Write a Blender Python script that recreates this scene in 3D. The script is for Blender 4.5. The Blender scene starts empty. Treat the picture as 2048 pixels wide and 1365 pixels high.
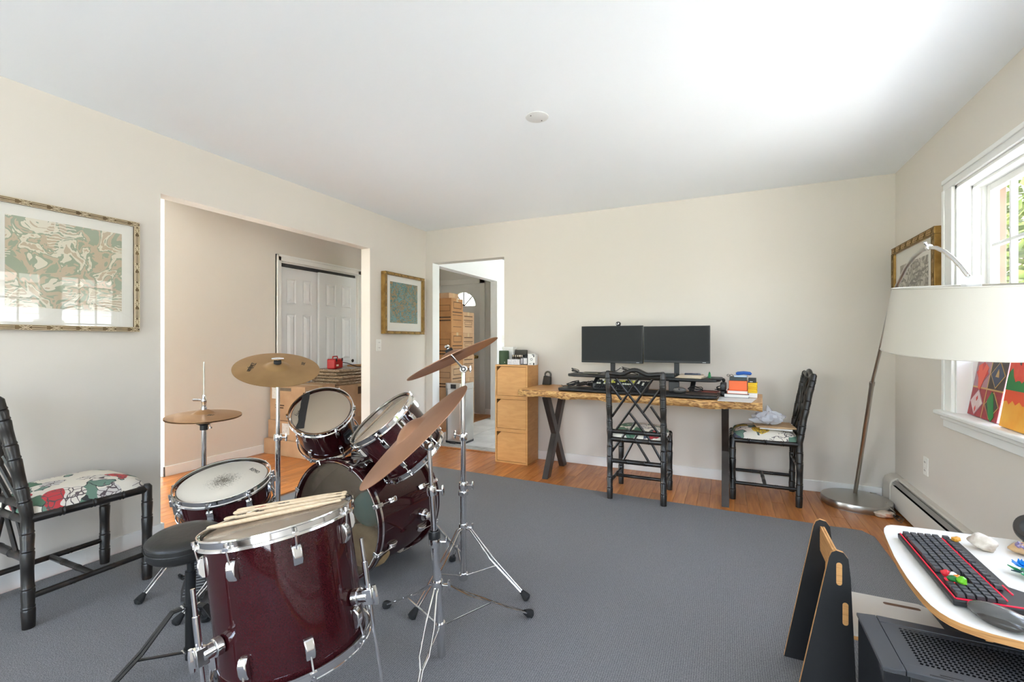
import bpy, bmesh, math, random
from mathutils import Vector as V, Matrix
random.seed(7)
scene = bpy.context.scene
COL = scene.collection
R = math.radians

# ---------------------------------------------------------------- camera, world, sun, exposure
# photograph: 2048 x 1365, focal length 909 px, level camera, 1.19 m above the floor, turned 25.1 degrees from the room's long axis
CAM_H, YAW = 1.19, R(25.1)
cam_d = bpy.data.cameras.new('camera')
cam_d.sensor_fit = 'HORIZONTAL'; cam_d.sensor_width = 36.0; cam_d.lens = 36.0*909.0/2048.0
cam_d.clip_start = 0.02
cam = bpy.data.objects.new('camera', cam_d); COL.objects.link(cam)
cam.location = (0, 0, CAM_H); cam.rotation_euler = (R(90), 0, YAW)
scene.camera = cam

world = bpy.data.worlds.new('world'); scene.world = world; world.use_nodes = True
wn = world.node_tree.nodes; wl = world.node_tree.links
for n in list(wn): wn.remove(n)
sky = wn.new('ShaderNodeTexSky'); sky.sky_type = 'NISHITA'; sky.sun_disc = False
sky.sun_elevation = R(48); sky.sun_rotation = R(-36); sky.air_density = 1.0; sky.dust_density = 2.5; sky.ozone_density = 1.2
wb = wn.new('ShaderNodeBackground'); wb.inputs['Strength'].default_value = 0.55
wo = wn.new('ShaderNodeOutputWorld')
whs = wn.new('ShaderNodeHueSaturation'); whs.inputs['Saturation'].default_value = 0.6
wl.new(sky.outputs[0], whs.inputs['Color']); wl.new(whs.outputs[0], wb.inputs['Color']); wl.new(wb.outputs[0], wo.inputs['Surface'])

sun_d = bpy.data.lights.new('sun', 'SUN'); sun_d.energy = 9.0; sun_d.angle = R(0.6); sun_d.color = (0.93, 0.965, 1.0)
sun = bpy.data.objects.new('sun', sun_d); COL.objects.link(sun); sun.location = (-8, -3, 12)
sun.rotation_euler = V((0.42, -0.58, -0.70)).to_track_quat('-Z', 'Y').to_euler()

def portal(name, loc, direction, w, h):          # daylight portal filling a window opening
    d = bpy.data.lights.new(name, 'AREA'); d.shape = 'RECTANGLE'; d.size = w; d.size_y = h
    d.cycles.is_portal = True
    o = bpy.data.objects.new(name, d); COL.objects.link(o); o.location = loc
    o.rotation_euler = V(direction).to_track_quat('-Z', 'Z').to_euler()
portal('window_portal', (1.40, 2.22, 1.42), (-1, 0, 0), 2.15, 1.26)
portal('added_rear_window_portal', (.225, -1.96, 1.24), (0, 1, 0), 1.55, 2.24)
portal('added_rear_window_portal', (-2.2, -1.96, 1.24), (0, 1, 0), 1.3, 2.24)
portal('left_room_portal', (-7.06, 0.2, 1.22), (1, 0, 0), 4.0, 2.25)
portal('kitchen_portal', (0.66, 5.5, 1.35), (-1, 0, 0), 1.4, 1.5)

vs = scene.view_settings
vs.view_transform = 'Standard'; vs.look = 'None'; vs.gamma = 1.0; vs.use_curve_mapping = False
vs.exposure = 2.76
scene.cycles.use_denoising = True
scene.cycles.max_bounces = 10; scene.cycles.diffuse_bounces = 7; scene.cycles.glossy_bounces = 5; scene.cycles.transparent_max_bounces = 12
scene.cycles.sample_clamp_indirect = 8.0
scene.cycles.caustics_reflective = False; scene.cycles.caustics_refractive = False

# photo pixel -> point on a plane (directions only; the distance comes from the plane the thing touches)
_c, _s = math.cos(YAW), math.sin(YAW)
def ray(u, v):
    a = (u-1024.0)/909.0; b = (682.5-v)/909.0
    return V((-_s+a*_c, _c+a*_s, b))
def on_x(u, v, X): d = ray(u, v); t = X/d.x; return V((X, d.y*t, CAM_H+d.z*t))
def on_y(u, v, Y): d = ray(u, v); t = Y/d.y; return V((d.x*t, Y, CAM_H+d.z*t))
def on_z(u, v, Z): d = ray(u, v); t = (Z-CAM_H)/d.z; return V((d.x*t, d.y*t, Z))

# ---------------------------------------------------------------- mesh builder
def frame_from(n, up=(0, 0, 1)):
    z = V(n).normalized(); u = V(up)
    if abs(z.dot(u)) > 0.98: u = V((0, 1, 0))
    x = u.cross(z).normalized(); y = z.cross(x)
    return Matrix((x, y, z)).transposed()
def M4(rot=None, loc=(0, 0, 0)):
    m = rot.to_4x4() if rot is not None else Matrix.Identity(4)
    m.translation = V(loc); return m
def RZ(deg, loc=(0, 0, 0)): return M4(Matrix.Rotation(R(deg), 3, 'Z'), loc)

class MB:
    def __init__(s, xf=None): s.v = []; s.f = []; s.xf = xf
    def add(s, vs_, fs):
        o = len(s.v)
        s.v += [tuple(s.xf @ V(p)) if s.xf else tuple(p) for p in vs_]
        s.f += [tuple(i+o for i in f) for f in fs]; return s
    def box(s, x0, x1, y0, y1, z0, z1):
        return s.add([(x0,y0,z0),(x1,y0,z0),(x1,y1,z0),(x0,y1,z0),(x0,y0,z1),(x1,y0,z1),(x1,y1,z1),(x0,y1,z1)],
                     [(0,3,2,1),(4,5,6,7),(0,1,5,4),(1,2,6,5),(2,3,7,6),(3,0,4,7)])
    def obox(s, c, size, rot=None, taper=1.0):     # oriented box; taper scales the +z end
        rot = rot or Matrix.Identity(3); c = V(c); hx, hy, hz = [q/2 for q in size]; P = []
        for z in (-1, 1):
            k = taper if z > 0 else 1.0
            for x, y in ((-1,-1),(1,-1),(1,1),(-1,1)): P.append(c+rot @ V((x*hx*k, y*hy*k, z*hz)))
        return s.add(P, [(0,3,2,1),(4,5,6,7),(0,1,5,4),(1,2,6,5),(2,3,7,6),(3,0,4,7)])
    def beam(s, p, q, w, h, up=(0, 0, 1)):         # rectangular bar from p to q
        p, q = V(p), V(q); d = q-p; fr = frame_from(d, up)
        return s.obox((p+q)/2, (w, h, d.length), fr)
    def tube(s, pts, r, n=8, caps=True, closed=False):
        pts = [V(p) for p in pts]; N = len(pts)
        rr = r if isinstance(r, (list, tuple)) else [r]*N
        tang = []
        for i in range(N):
            a = pts[i-1] if (i > 0 or closed) else pts[i]; b = pts[(i+1) % N] if (i < N-1 or closed) else pts[i]
            t = (b-a); tang.append(t.normalized() if t.length > 1e-9 else V((0, 0, 1)))
        fr = frame_from(tang[0]); x = fr.col[0].copy(); P = []; F = []
        for i in range(N):
            t = tang[i]; x = (x-t*x.dot(t)); x = x.normalized() if x.length > 1e-6 else frame_from(t).col[0].copy()
            y = t.cross(x)
            for k in range(n):
                a = 2*math.pi*k/n; P.append(pts[i]+(x*math.cos(a)+y*math.sin(a))*rr[i])
        for i in range(N if closed else N-1):
            j = (i+1) % N
            for k in range(n): F.append((i*n+k, i*n+(k+1) % n, j*n+(k+1) % n, j*n+k))
        if caps and not closed: F.append(tuple(range(n-1, -1, -1))); F.append(tuple((N-1)*n+k for k in range(n)))
        return s.add(P, F)
    def cyl(s, p, q, r, n=16, r2=None): return s.tube([p, q], [r, r if r2 is None else r2], n)
    def lathe(s, prof, n=24, org=(0, 0, 0), axis=(0, 0, 1), closed=False):   # prof: (radius, height)
        fr = frame_from(axis); org = V(org); P = []; F = []; idx = []
        for (r, h) in prof:
            if r < 1e-6: idx.append([len(P)]*n); P.append(org+fr @ V((0, 0, h)))
            else:
                idx.append(list(range(len(P), len(P)+n)))
                for k in range(n):
                    a = 2*math.pi*k/n; P.append(org+fr @ V((r*math.cos(a), r*math.sin(a), h)))
        m = len(prof)
        for i in range(m if closed else m-1):
            A, B = idx[i], idx[(i+1) % m]
            for k in range(n):
                q = [A[k], A[(k+1) % n], B[(k+1) % n], B[k]]; u = []
                for e in q:
                    if e not in u: u.append(e)
                if len(u) > 2: F.append(tuple(u))
        return s.add(P, F)
    def prism(s, poly, ext):                       # 3-D polygon extruded along ext
        poly = [V(p) for p in poly]; e = V(ext); n = len(poly)
        F = [tuple(range(n-1, -1, -1)), tuple(range(n, 2*n))]+[(i, (i+1) % n, n+(i+1) % n, n+i) for i in range(n)]
        return s.add(poly+[p+e for p in poly], F)
    def ell(s, c, rad, n=16, m=10, rot=None, fn=None):
        c = V(c); rot = rot or Matrix.Identity(3); P = []; F = []
        P.append((0, 0, 1))
        for i in range(1, m):
            t = math.pi*i/m
            for k in range(n): a = 2*math.pi*k/n; P.append((math.sin(t)*math.cos(a), math.sin(t)*math.sin(a), math.cos(t)))
        P.append((0, 0, -1)); L = len(P)-1
        for k in range(n): F.append((0, 1+k, 1+(k+1) % n)); F.append((L, L-n+(k+1) % n, L-n+k))
        for i in range(m-2):
            for k in range(n): F.append((1+i*n+k, 1+(i+1)*n+k, 1+(i+1)*n+(k+1) % n, 1+i*n+(k+1) % n))
        Q = []
        for p in P:
            k = fn(V(p)) if fn else 1.0
            Q.append(c+rot @ V((p[0]*rad[0]*k, p[1]*rad[1]*k, p[2]*rad[2]*k)))
        return s.add(Q, F)
    def torus(s, c, axis, Rr, r, n=24, m=8):
        return s.lathe([(Rr+r*math.cos(2*math.pi*i/m), r*math.sin(2*math.pi*i/m)) for i in range(m)], n, c, axis, closed=True)
    def grid(s, fn, nu, nv):                       # fn(u, v) -> point
        P = [fn(i/nu, j/nv) for j in range(nv+1) for i in range(nu+1)]
        F = [(j*(nu+1)+i, j*(nu+1)+i+1, (j+1)*(nu+1)+i+1, (j+1)*(nu+1)+i) for j in range(nv) for i in range(nu)]
        return s.add(P, F)

OFF = {}
def mesh_obj(name, mb, mat, off=V((0, 0, 0)), smooth=True, angle=38, bevel=0, seg=2):
    me = bpy.data.meshes.new(name)
    me.from_pydata([tuple(V(p)-off) for p in mb.v], [], mb.f); me.validate(); me.update()
    bm = bmesh.new(); bm.from_mesh(me); bmesh.ops.recalc_face_normals(bm, faces=bm.faces); bm.to_mesh(me); bm.free()
    if smooth:
        me.polygons.foreach_set('use_smooth', [True]*len(me.polygons)); me.set_sharp_from_angle(angle=R(angle))
    if mat is not None: me.materials.append(mat)
    o = bpy.data.objects.new(name, me); COL.objects.link(o)
    if bevel:
        b = o.modifiers.new('edge', 'BEVEL'); b.width = bevel; b.segments = seg; b.limit_method = 'ANGLE'; b.angle_limit = R(40)
    return o
def tag(o, label=None, cat=None, group=None, kind=None):
    if label: o['label'] = label
    if cat: o['category'] = cat
    if group: o['group'] = group
    if kind: o['kind'] = kind
    return o
def thing(name, label, cat, loc=(0, 0, 0), group=None, local=False, kind=None):
    o = bpy.data.objects.new(name, None); COL.objects.link(o); o.empty_display_size = 0.05
    o.location = loc; OFF[o.name] = V((0, 0, 0)) if local else V(loc)
    return tag(o, label, cat, group, kind)
def part(name, mb, mat, parent, label=None, **k):
    off = OFF[parent.name]
    o = mesh_obj(name, mb, mat, off, **k); o.parent = parent; OFF[o.name] = off
    if label: o['label'] = label
    return o
def solid(name, mb, mat, label, cat, group=None, kind=None, **k):
    zs = min(p[2] for p in mb.v); cx = sum(p[0] for p in mb.v)/len(mb.v); cy = sum(p[1] for p in mb.v)/len(mb.v)
    off = V((cx, cy, zs)); o = mesh_obj(name, mb, mat, off, **k); o.location = off; OFF[o.name] = off
    return tag(o, label, cat, group, kind)
def struct(name, mb, mat, **k):
    o = mesh_obj(name, mb, mat, V((0, 0, 0)), **k); OFF[o.name] = V((0, 0, 0)); o['kind'] = 'structure'; return o
def struct_root(name, loc=(0, 0, 0)):
    o = bpy.data.objects.new(name, None); COL.objects.link(o); o.location = loc; OFF[o.name] = V(loc); o['kind'] = 'structure'; return o
def copy_tree(o, parent=None):
    c = o.copy(); COL.objects.link(c); c.parent = parent
    if parent: c.matrix_parent_inverse = o.matrix_parent_inverse
    for ch in [q for q in bpy.data.objects if q.parent == o]: copy_tree(ch, c)
    return c
def lettering(text, size, mat, parent, org, xdir, ydir, name='lettering', align='CENTER', depth=0.0004, label=None, shear=0.0):
    cu = bpy.data.curves.new('lettering', 'FONT'); cu.body = text; cu.size = size; cu.extrude = depth; cu.shear = shear
    cu.align_x = align; cu.align_y = 'CENTER'; cu.resolution_u = 2
    t = bpy.data.objects.new('lettering_tmp', cu); COL.objects.link(t)
    dg = bpy.context.evaluated_depsgraph_get(); me = bpy.data.meshes.new_from_object(t.evaluated_get(dg))
    bpy.data.objects.remove(t)
    x = V(xdir).normalized(); y = V(ydir); y = (y-x*y.dot(x)).normalized(); z = x.cross(y)
    m = Matrix((x, y, z)).transposed().to_4x4(); m.translation = V(org)-OFF[parent.name]; me.transform(m)
    me.materials.clear(); me.materials.append(mat)
    o = bpy.data.objects.new(name, me); COL.objects.link(o); o.parent = parent; OFF[o.name] = OFF[parent.name]
    if label: o['label'] = label
    return o

# ---------------------------------------------------------------- materials
MATS = {}
def sset(p, k, v):
    if k in p.inputs: p.inputs[k].default_value = v
def mat(name, col, rough=0.5, metal=0.0, col2=None, scale=8.0, stretch=None, bump=0.0, bscale=None, coat=0.0, spec=None,
        detail=4.0, lo=0.35, hi=0.65, trans=0.0, emit=None, estr=0.0, rand=0.0, sheen=0.0, coords='Object', coatr=0.03, aniso=0):
    m = bpy.data.materials.new(name); m.use_nodes = True; nt = m.node_tree; N = nt.nodes; L = nt.links
    p = N['Principled BSDF']; p.inputs['Base Color'].default_value = (*col, 1); p.inputs['Roughness'].default_value = rough
    p.inputs['Metallic'].default_value = metal
    if coat: sset(p, 'Coat Weight', coat); sset(p, 'Coat Roughness', coatr)
    if spec is not None: sset(p, 'Specular IOR Level', spec)
    if trans: sset(p, 'Transmission Weight', trans)
    if sheen: sset(p, 'Sheen Weight', sheen)
    if emit: sset(p, 'Emission Color', (*emit, 1)); sset(p, 'Emission Strength', estr)
    tc = N.new('ShaderNodeTexCoord'); mp = N.new('ShaderNodeMapping'); L.new(tc.outputs[coords], mp.inputs['Vector'])
    if stretch: mp.inputs['Scale'].default_value = stretch
    out = None
    if col2:
        nz = N.new('ShaderNodeTexNoise'); nz.inputs['Scale'].default_value = scale; nz.inputs['Detail'].default_value = detail
        L.new(mp.outputs[0], nz.inputs['Vector'])
        cr = N.new('ShaderNodeValToRGB'); cr.color_ramp.elements[0].position = lo; cr.color_ramp.elements[1].position = hi
        cr.color_ramp.elements[0].color = (*col, 1); cr.color_ramp.elements[1].color = (*col2, 1)
        L.new(nz.outputs['Fac'], cr.inputs['Fac']); out = cr.outputs['Color']
    if rand:
        oi = N.new('ShaderNodeObjectInfo'); mr = N.new('ShaderNodeMapRange'); mr.inputs['To Min'].default_value = 1-rand; mr.inputs['To Max'].default_value = 1+rand
        L.new(oi.outputs['Random'], mr.inputs['Value'])
        hs = N.new('ShaderNodeHueSaturation'); L.new(mr.outputs[0], hs.inputs['Value'])
        if out: L.new(out, hs.inputs['Color'])
        else: hs.inputs['Color'].default_value = (*col, 1)
        out = hs.outputs['Color']
    if out: L.new(out, p.inputs['Base Color'])
    if bump:
        n2 = N.new('ShaderNodeTexNoise'); n2.inputs['Scale'].default_value = bscale or scale; n2.inputs['Detail'].default_value = 3
        L.new(mp.outputs[0], n2.inputs['Vector'])
        b = N.new('ShaderNodeBump'); b.inputs['Strength'].default_value = bump; b.inputs['Distance'].default_value = 0.01
        L.new(n2.outputs['Fac'], b.inputs['Height']); L.new(b.outputs['Normal'], p.inputs['Normal'])
    MATS[name] = m; return m
def srgb(r, g, b):
    f = lambda c: (c/255/12.92) if c/255 <= 0.04045 else ((c/255+0.055)/1.055)**2.4
    return (f(r), f(g), f(b))
def glass_mat(name, ior=1.5, tint=(1, 1, 1)):
    m = bpy.data.materials.new(name); m.use_nodes = True; nt = m.node_tree; N = nt.nodes; L = nt.links
    N.remove(N['Principled BSDF']); o = N['Material Output']
    fr = N.new('ShaderNodeFresnel'); ge = N.new('ShaderNodeNewGeometry'); mr = N.new('ShaderNodeMapRange')   # same reflection from both sides of the sheet
    mr.inputs['To Min'].default_value = ior; mr.inputs['To Max'].default_value = 1/ior; L.new(ge.outputs['Backfacing'], mr.inputs['Value']); L.new(mr.outputs[0], fr.inputs['IOR'])
    t = N.new('ShaderNodeBsdfTransparent'); t.inputs['Color'].default_value = (*tint, 1)
    g = N.new('ShaderNodeBsdfGlossy'); g.inputs['Roughness'].default_value = 0.0
    mx = N.new('ShaderNodeMixShader'); L.new(fr.outputs[0], mx.inputs[0]); L.new(t.outputs[0], mx.inputs[1]); L.new(g.outputs[0], mx.inputs[2])
    L.new(mx.outputs[0], o.inputs['Surface']); return m
def film_mat(name, col, opacity, rough=0.25):     # translucent drum head, bag film, wrapping
    m = bpy.data.materials.new(name); m.use_nodes = True; nt = m.node_tree; N = nt.nodes; L = nt.links
    p = N['Principled BSDF']; p.inputs['Base Color'].default_value = (*col, 1); p.inputs['Roughness'].default_value = rough
    o = N['Material Output']; t = N.new('ShaderNodeBsdfTransparent'); mx = N.new('ShaderNodeMixShader'); mx.inputs[0].default_value = opacity
    L.new(t.outputs[0], mx.inputs[1]); L.new(p.outputs[0], mx.inputs[2]); L.new(mx.outputs[0], o.inputs['Surface']); return m
def ramp_mat(name, stops, scale=6.0, rough=0.6, kind='NOISE', detail=5.0, dist=0.0, stretch=None, rot=None, bump=0.0, coords='Object', interp='LINEAR', metal=0, coat=0):
    m = bpy.data.materials.new(name); m.use_nodes = True; nt = m.node_tree; N = nt.nodes; L = nt.links; p = N['Principled BSDF']
    p.inputs['Roughness'].default_value = rough; p.inputs['Metallic'].default_value = metal
    if coat: sset(p, 'Coat Weight', coat)
    tc = N.new('ShaderNodeTexCoord'); mp = N.new('ShaderNodeMapping'); L.new(tc.outputs[coords], mp.inputs[0])
    if stretch: mp.inputs['Scale'].default_value = stretch
    if rot: mp.inputs['Rotation'].default_value = rot
    if kind == 'NOISE':
        t = N.new('ShaderNodeTexNoise'); t.inputs['Scale'].default_value = scale; t.inputs['Detail'].default_value = detail; t.inputs['Distortion'].default_value = dist; f = t.outputs['Fac']
    elif kind == 'WAVE':
        t = N.new('ShaderNodeTexWave'); t.inputs['Scale'].default_value = scale; t.inputs['Distortion'].default_value = dist; t.inputs['Detail'].default_value = detail; f = t.outputs['Fac']
    else:
        t = N.new('ShaderNodeTexVoronoi'); t.inputs['Scale'].default_value = scale; f = t.outputs['Distance']
    L.new(mp.outputs[0], t.inputs['Vector'])
    cr = N.new('ShaderNodeValToRGB'); cr.color_ramp.interpolation = interp
    while len(cr.color_ramp.elements) < len(stops): cr.color_ramp.elements.new(0.5)
    for e, (pos, c) in zip(cr.color_ramp.elements, stops): e.position = pos; e.color = (*c, 1)
    L.new(f, cr.inputs[0]); L.new(cr.outputs[0], p.inputs['Base Color'])
    if bump:
        b = N.new('ShaderNodeBump'); b.inputs['Strength'].default_value = bump; b.inputs['Distance'].default_value = 0.01; L.new(f, b.inputs['Height']); L.new(b.outputs[0], p.inputs['Normal'])
    return m

beige = mat('wall_paint', srgb(219, 212, 202), 0.85, bump=0.02, bscale=120)
ceil_m = mat('ceiling_paint', srgb(242, 246, 249), 0.9, bump=0.02, bscale=150)
white_p = mat('white_trim_paint', srgb(236, 236, 233), 0.45)
kit_w = mat('kitchen_wall_paint', srgb(236, 237, 235), 0.7)
grey_w = mat('entry_wall_paint', srgb(214, 212, 206), 0.75)
subfl = mat('subfloor', srgb(120, 78, 44), 0.7)
plank_m = mat('oak_plank', srgb(176, 104, 48), 0.36, col2=srgb(204, 134, 70), scale=5, stretch=(9, 0.8, 9), rand=0.17, coat=0.12, coatr=0.15, bump=0.03, bscale=40)
chrome = mat('chrome', (0.78, 0.78, 0.78), 0.10, 1.0)
brushed = mat('brushed_steel', (0.50, 0.48, 0.44), 0.28, 1.0)
black_m = mat('black_plastic', (0.012, 0.012, 0.013), 0.42)
dark_m = mat('dark_grey_plastic', (0.035, 0.035, 0.037), 0.45)
rubber = mat('black_rubber', (0.012, 0.012, 0.012), 0.75, bump=0.2, bscale=90)
pane_m = glass_mat('window_glass', 1.45)
frame_glass = glass_mat('picture_glass', 1.6)
# ================================================================ the room
XL, XR, YB, YR, ZC = -3.09, 1.15, 4.28, -1.9, 2.44
# living room walls
m = MB(); m.box(-3.20, XL, YR, 1.587, 0, ZC); m.box(-3.20, XL, 3.378, 4.40, 0, ZC); m.box(-3.20, XL, 1.587, 3.378, 2.082, ZC)
struct('wall_left', m, beige)
m = MB(); m.box(-3.09, -3.0, YB, 4.40, 0, ZC); m.box(-2.095, 1.31, YB, 4.40, 0, ZC); m.box(-3.0, -2.095, YB, 4.40, 2.073, ZC)
struct('wall_back', m, beige)
WY0, WY1, WZ0, WZ1 = 1.13, 3.303, 0.795, 2.045
m = MB(); m.box(XR, 1.31, YR, WY0, 0, ZC); m.box(XR, 1.31, WY1, YB, 0, ZC); m.box(XR, 1.31, WY0, WY1, 0, WZ0-0.03); m.box(XR, 1.31, WY0, WY1, WZ1, ZC)
struct('wall_right', m, beige)
m = MB(); m.box(-7.1, -2.85, -2.02, YR, 0, ZC+.2); m.box(-1.55, -.55, -2.02, YR, 0, ZC+.2); m.box(1.0, 1.31, -2.02, YR, 0, ZC+.2); m.box(-2.85, 1.0, -2.02, YR, 0, .12); m.box(-2.85, 1.0, -2.02, YR, 2.36, ZC+.2)
struct('wall_rear', m, beige)
m = MB(); m.box(-8.8, 1.45, 0.87, 7.2, ZC, ZC+.12)  # runs on past the side room as an added eave against the sun
m.add([(-8.8,-2.05,2.41),(1.45,-2.05,2.41),(1.45,.87,ZC),(-8.8,.87,ZC),(-8.8,-2.05,2.60),(1.45,-2.05,2.60),(1.45,.87,2.60),(-8.8,.87,2.60)],
      [(0,3,2,1),(4,5,6,7),(0,1,5,4),(1,2,6,5),(2,3,7,6),(3,0,4,7)])
struct('ceiling', m, ceil_m, smooth=False)
# hall, entry and the rooms beyond the openings
m = MB(); m.box(-4.57, -4.45, 2.316, 3.46, 0, ZC); m.box(-4.57, -4.45, 4.62, 6.6, 0, ZC); m.box(-4.57, -4.45, 3.46, 4.62, 2.075, ZC)
m.box(-7.1, -4.57, 2.316, 2.43, 0, ZC)
struct('wall_hall', m, beige)
m = MB(); m.box(-5.05, -4.57, 3.3, 3.36, 0, ZC); m.box(-5.05, -4.57, 4.72, 4.78, 0, ZC); m.box(-5.11, -5.05, 3.3, 4.78, 0, ZC)
struct('wall_closet', m, grey_w)
m = MB(); m.box(-7.2, -7.1, -2.02, -1.8, 0, ZC); m.box(-7.2, -7.1, 2.2, 2.43, 0, ZC); m.box(-7.2, -7.1, -1.8, 2.2, 0, .1); m.box(-7.2, -7.1, -1.8, 2.2, 2.35, ZC)
struct('wall_side_room', m, beige)
DX0, DX1, DZ = -4.40, -3.60, 2.13
m = MB(); m.box(-4.57, DX0, 6.5, 6.62, 0, ZC); m.box(DX1, -3.1, 6.5, 6.62, 0, ZC); m.box(DX0, DX1, 6.5, 6.62, DZ, ZC)
struct('wall_entry', m, grey_w)
m = MB(); m.box(-3.2, -3.09, 4.40, 4.54, 0, ZC); m.box(-3.2, -3.09, 6.07, 7.0, 0, ZC); m.box(-3.2, -3.09, 4.54, 6.07, 2.085, ZC)
m.box(-3.2, .72, 7.0, 7.1, 0, ZC); m.box(.6, .72, 4.40, 4.8, 0, ZC); m.box(.6, .72, 6.2, 7.0, 0, ZC); m.box(.6, .72, 4.8, 6.2, 0, .6); m.box(.6, .72, 4.8, 6.2, 2.1, ZC)  # opening in the right wall: unseen window added to light the kitchen
struct('wall_kitchen', m, kit_w)
jm = MB(); jm.box(-3.0, -2.996, 4.2805, 4.41, .012, 2.072); struct('trim_lit_jamb', jm, kit_w)  # white sheet puts the strong kitchen light on this jamb into colour

# floor: slab with separate oak strips where the boards show
m = MB(); m.box(-7.2, 1.31, -2.02, 6.62, -.15, -.006); fl = struct('floor', m, subfl)
m = MB(); m.box(-7.1, -4.45, YR, 2.3, -.006, .004); m.box(-4.45, -3.2, YR, 1.19, -.006, .004); struct('floor_bounce', m, mat('bounce_carpet', srgb(206, 202, 196), .95))  # unseen pale covering, added to bounce neutral light into the hall
PW = 0.083; plank_meshes = {}
def plank_mesh(L):
    if L not in plank_meshes:
        b = MB(); c = .0012; w = PW/2-.0004; h = L/2-.0005
        b.add([(-w,-h,-.006),(w,-h,-.006),(w,h,-.006),(-w,h,-.006),(-w,-h,-c),(w,-h,-c),(w,h,-c),(-w,h,-c),(-w+c,-h+c,0),(w-c,-h+c,0),(w-c,h-c,0),(-w+c,h-c,0)],
              [(0,1,5,4),(1,2,6,5),(2,3,7,6),(3,0,4,7),(4,5,9,8),(5,6,10,9),(6,7,11,10),(7,4,8,11),(8,9,10,11)])
        o = mesh_obj('plank', b, plank_m, smooth=False); me = o.data; bpy.data.objects.remove(o); plank_meshes[L] = me
    return plank_meshes[L]
def lay(x, y0, y1):
    y = y0
    while y < y1-0.05:
        L = random.choice((0.6, 0.9, 1.2))
        if y+L > y1: L = round(y1-y, 3)
        o = bpy.data.objects.new('plank', plank_mesh(L)); COL.objects.link(o); o.parent = fl; o.location = (x, y+L/2, 0); y += L
i = 0
while XL+PW*(i+.5) < XR-.02:                        # strip in front of the back wall
    x = XL+PW*(i+.5); lay(x, (3.30-random.choice((0, .2, .35))) if x < .74 else -1.85, YB); i += 1
for k in range(16): lay(-4.45+PW*(k+.5), 1.2+random.random()*.5, 6.49)
for k in range(1): lay(XL+PW*.5-.0, 0.6, 1.58)

# kitchen tile floor with stone threshold
tile_m = mat('stone_tile', srgb(205, 204, 200), 0.45, col2=srgb(226, 226, 223), scale=4, rand=0.03)
m = MB(); m.box(-3.30, .6, 4.40, 7.0, -.006, .002); kf = struct('floor_kitchen', m, mat('grout', srgb(170, 168, 163), .9))
tm = MB(); tm.box(-.222, .222, -.222, .222, .002, .008); t0 = mesh_obj('tile', tm, tile_m, bevel=.002); me_t = t0.data; bpy.data.objects.remove(t0)
for a in range(3):
    for b in range(5):
        o = bpy.data.objects.new('tile', me_t); COL.objects.link(o); o.parent = kf; o.location = (-3.07+a*.45, 4.66+b*.45, 0)
m = MB(); m.box(-3.0, -2.095, 4.30, 4.435, 0, .012); struct('trim_2', m, mat('threshold_stone', srgb(160, 158, 152), .5, col2=srgb(190, 188, 182), scale=20), bevel=.003)
m = MB(); m.box(-3.0, -2.095, 4.265, 4.30, 0, .010); struct('trim_3', m, plank_m, bevel=.004)

# baseboards
def bb(name, segs):
    b = MB()
    for (x0, x1, y0, y1) in segs: b.box(x0, x1, y0, y1, 0, .088)
    struct(name, b, white_p, bevel=.003)
bb('baseboard_left', [(XL, XL+.014, YR, 1.587), (-3.214, XL+.014, 1.587, 1.601), (-3.214, XL+.014, 3.364, 3.378), (XL, XL+.014, 3.378, YB-.014)])
bb('baseboard_back', [(-3.09, -3.0, YB-.014, YB), (-2.095, XR-.08, YB-.014, YB)])
bb('baseboard_hall', [(-4.45, -4.436, 2.302, 3.40), (-6.9, -4.436, 2.302, 2.316), (-4.45, -4.436, 4.68, 6.5)])
bb('baseboard_entry', [(-3.53, -3.2, 6.486, 6.5), (-3.214, -3.2, 3.378, 4.54)])


# window on the right wall: three casement lights with 3 x 4 panes each
w1 = struct_root('window_1', (1.2, 2.2, .8))
m = MB(); cw = .105
for (y0, y1) in ((WY1, WY1+cw), (WY0-cw, WY0)):
    m.box(XR-.018, XR, y0, y1, WZ0, WZ1); m.box(XR-.026, XR-.018, y0+(cw-.03 if y0 == WY1 else 0), y1-(0 if y0 == WY1 else cw-.03), WZ0, WZ1)
part('casing', m, white_p, w1, bevel=.003)
m = MB(); m.box(XR-.018, XR, WY0-cw, WY1+cw, WZ1, WZ1+.06); m.box(XR-.026, XR-.018, WY0-cw, WY1+cw, WZ1+.035, WZ1+.06); part('head_casing', m, white_p, w1, bevel=.003)
m = MB(); m.box(XR-.055, 1.30, WY0-cw-.02, WY1+cw+.03, WZ0-.026, WZ0); part('sill', m, white_p, w1, bevel=.008)
m = MB(); m.box(XR-.018, XR, WY0-cw, WY1+cw, WZ0-.095, WZ0-.026); m.box(XR-.03, XR-.01, WY0-cw, WY1+cw, WZ0-.05, WZ0-.026); part('apron', m, white_p, w1, bevel=.004)
m = MB()
for y0, y1 in ((WY1-.016, WY1), (WY0, WY0+.016)):
    m.box(XR, 1.30, y0, y1, WZ0, WZ1)
    for k, dx in enumerate((.062, .095)): m.box(XR+dx, 1.30, y0-(.012*(k+1) if y1 == WY1 else 0), y1+(.012*(k+1) if y0 == WY0 else 0), WZ0, WZ1)
m.box(XR, 1.30, WY0, WY1, WZ1-.016, WZ1); m.box(XR+.062, 1.30, WY0, WY1, WZ1-.03, WZ1)
part('jamb', m, white_p, w1)
mull = [(2.555, 2.685), (1.81, 1.94)]
m = MB()
for a, b in mull: m.box(XR+.05, 1.31, a, b, WZ0, WZ1)
part('mullion', m, white_p, w1, bevel=.003)
lights = [(2.685, WY1-.04), (1.94, 2.555), (WY0+.04, 1.81)]
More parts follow.
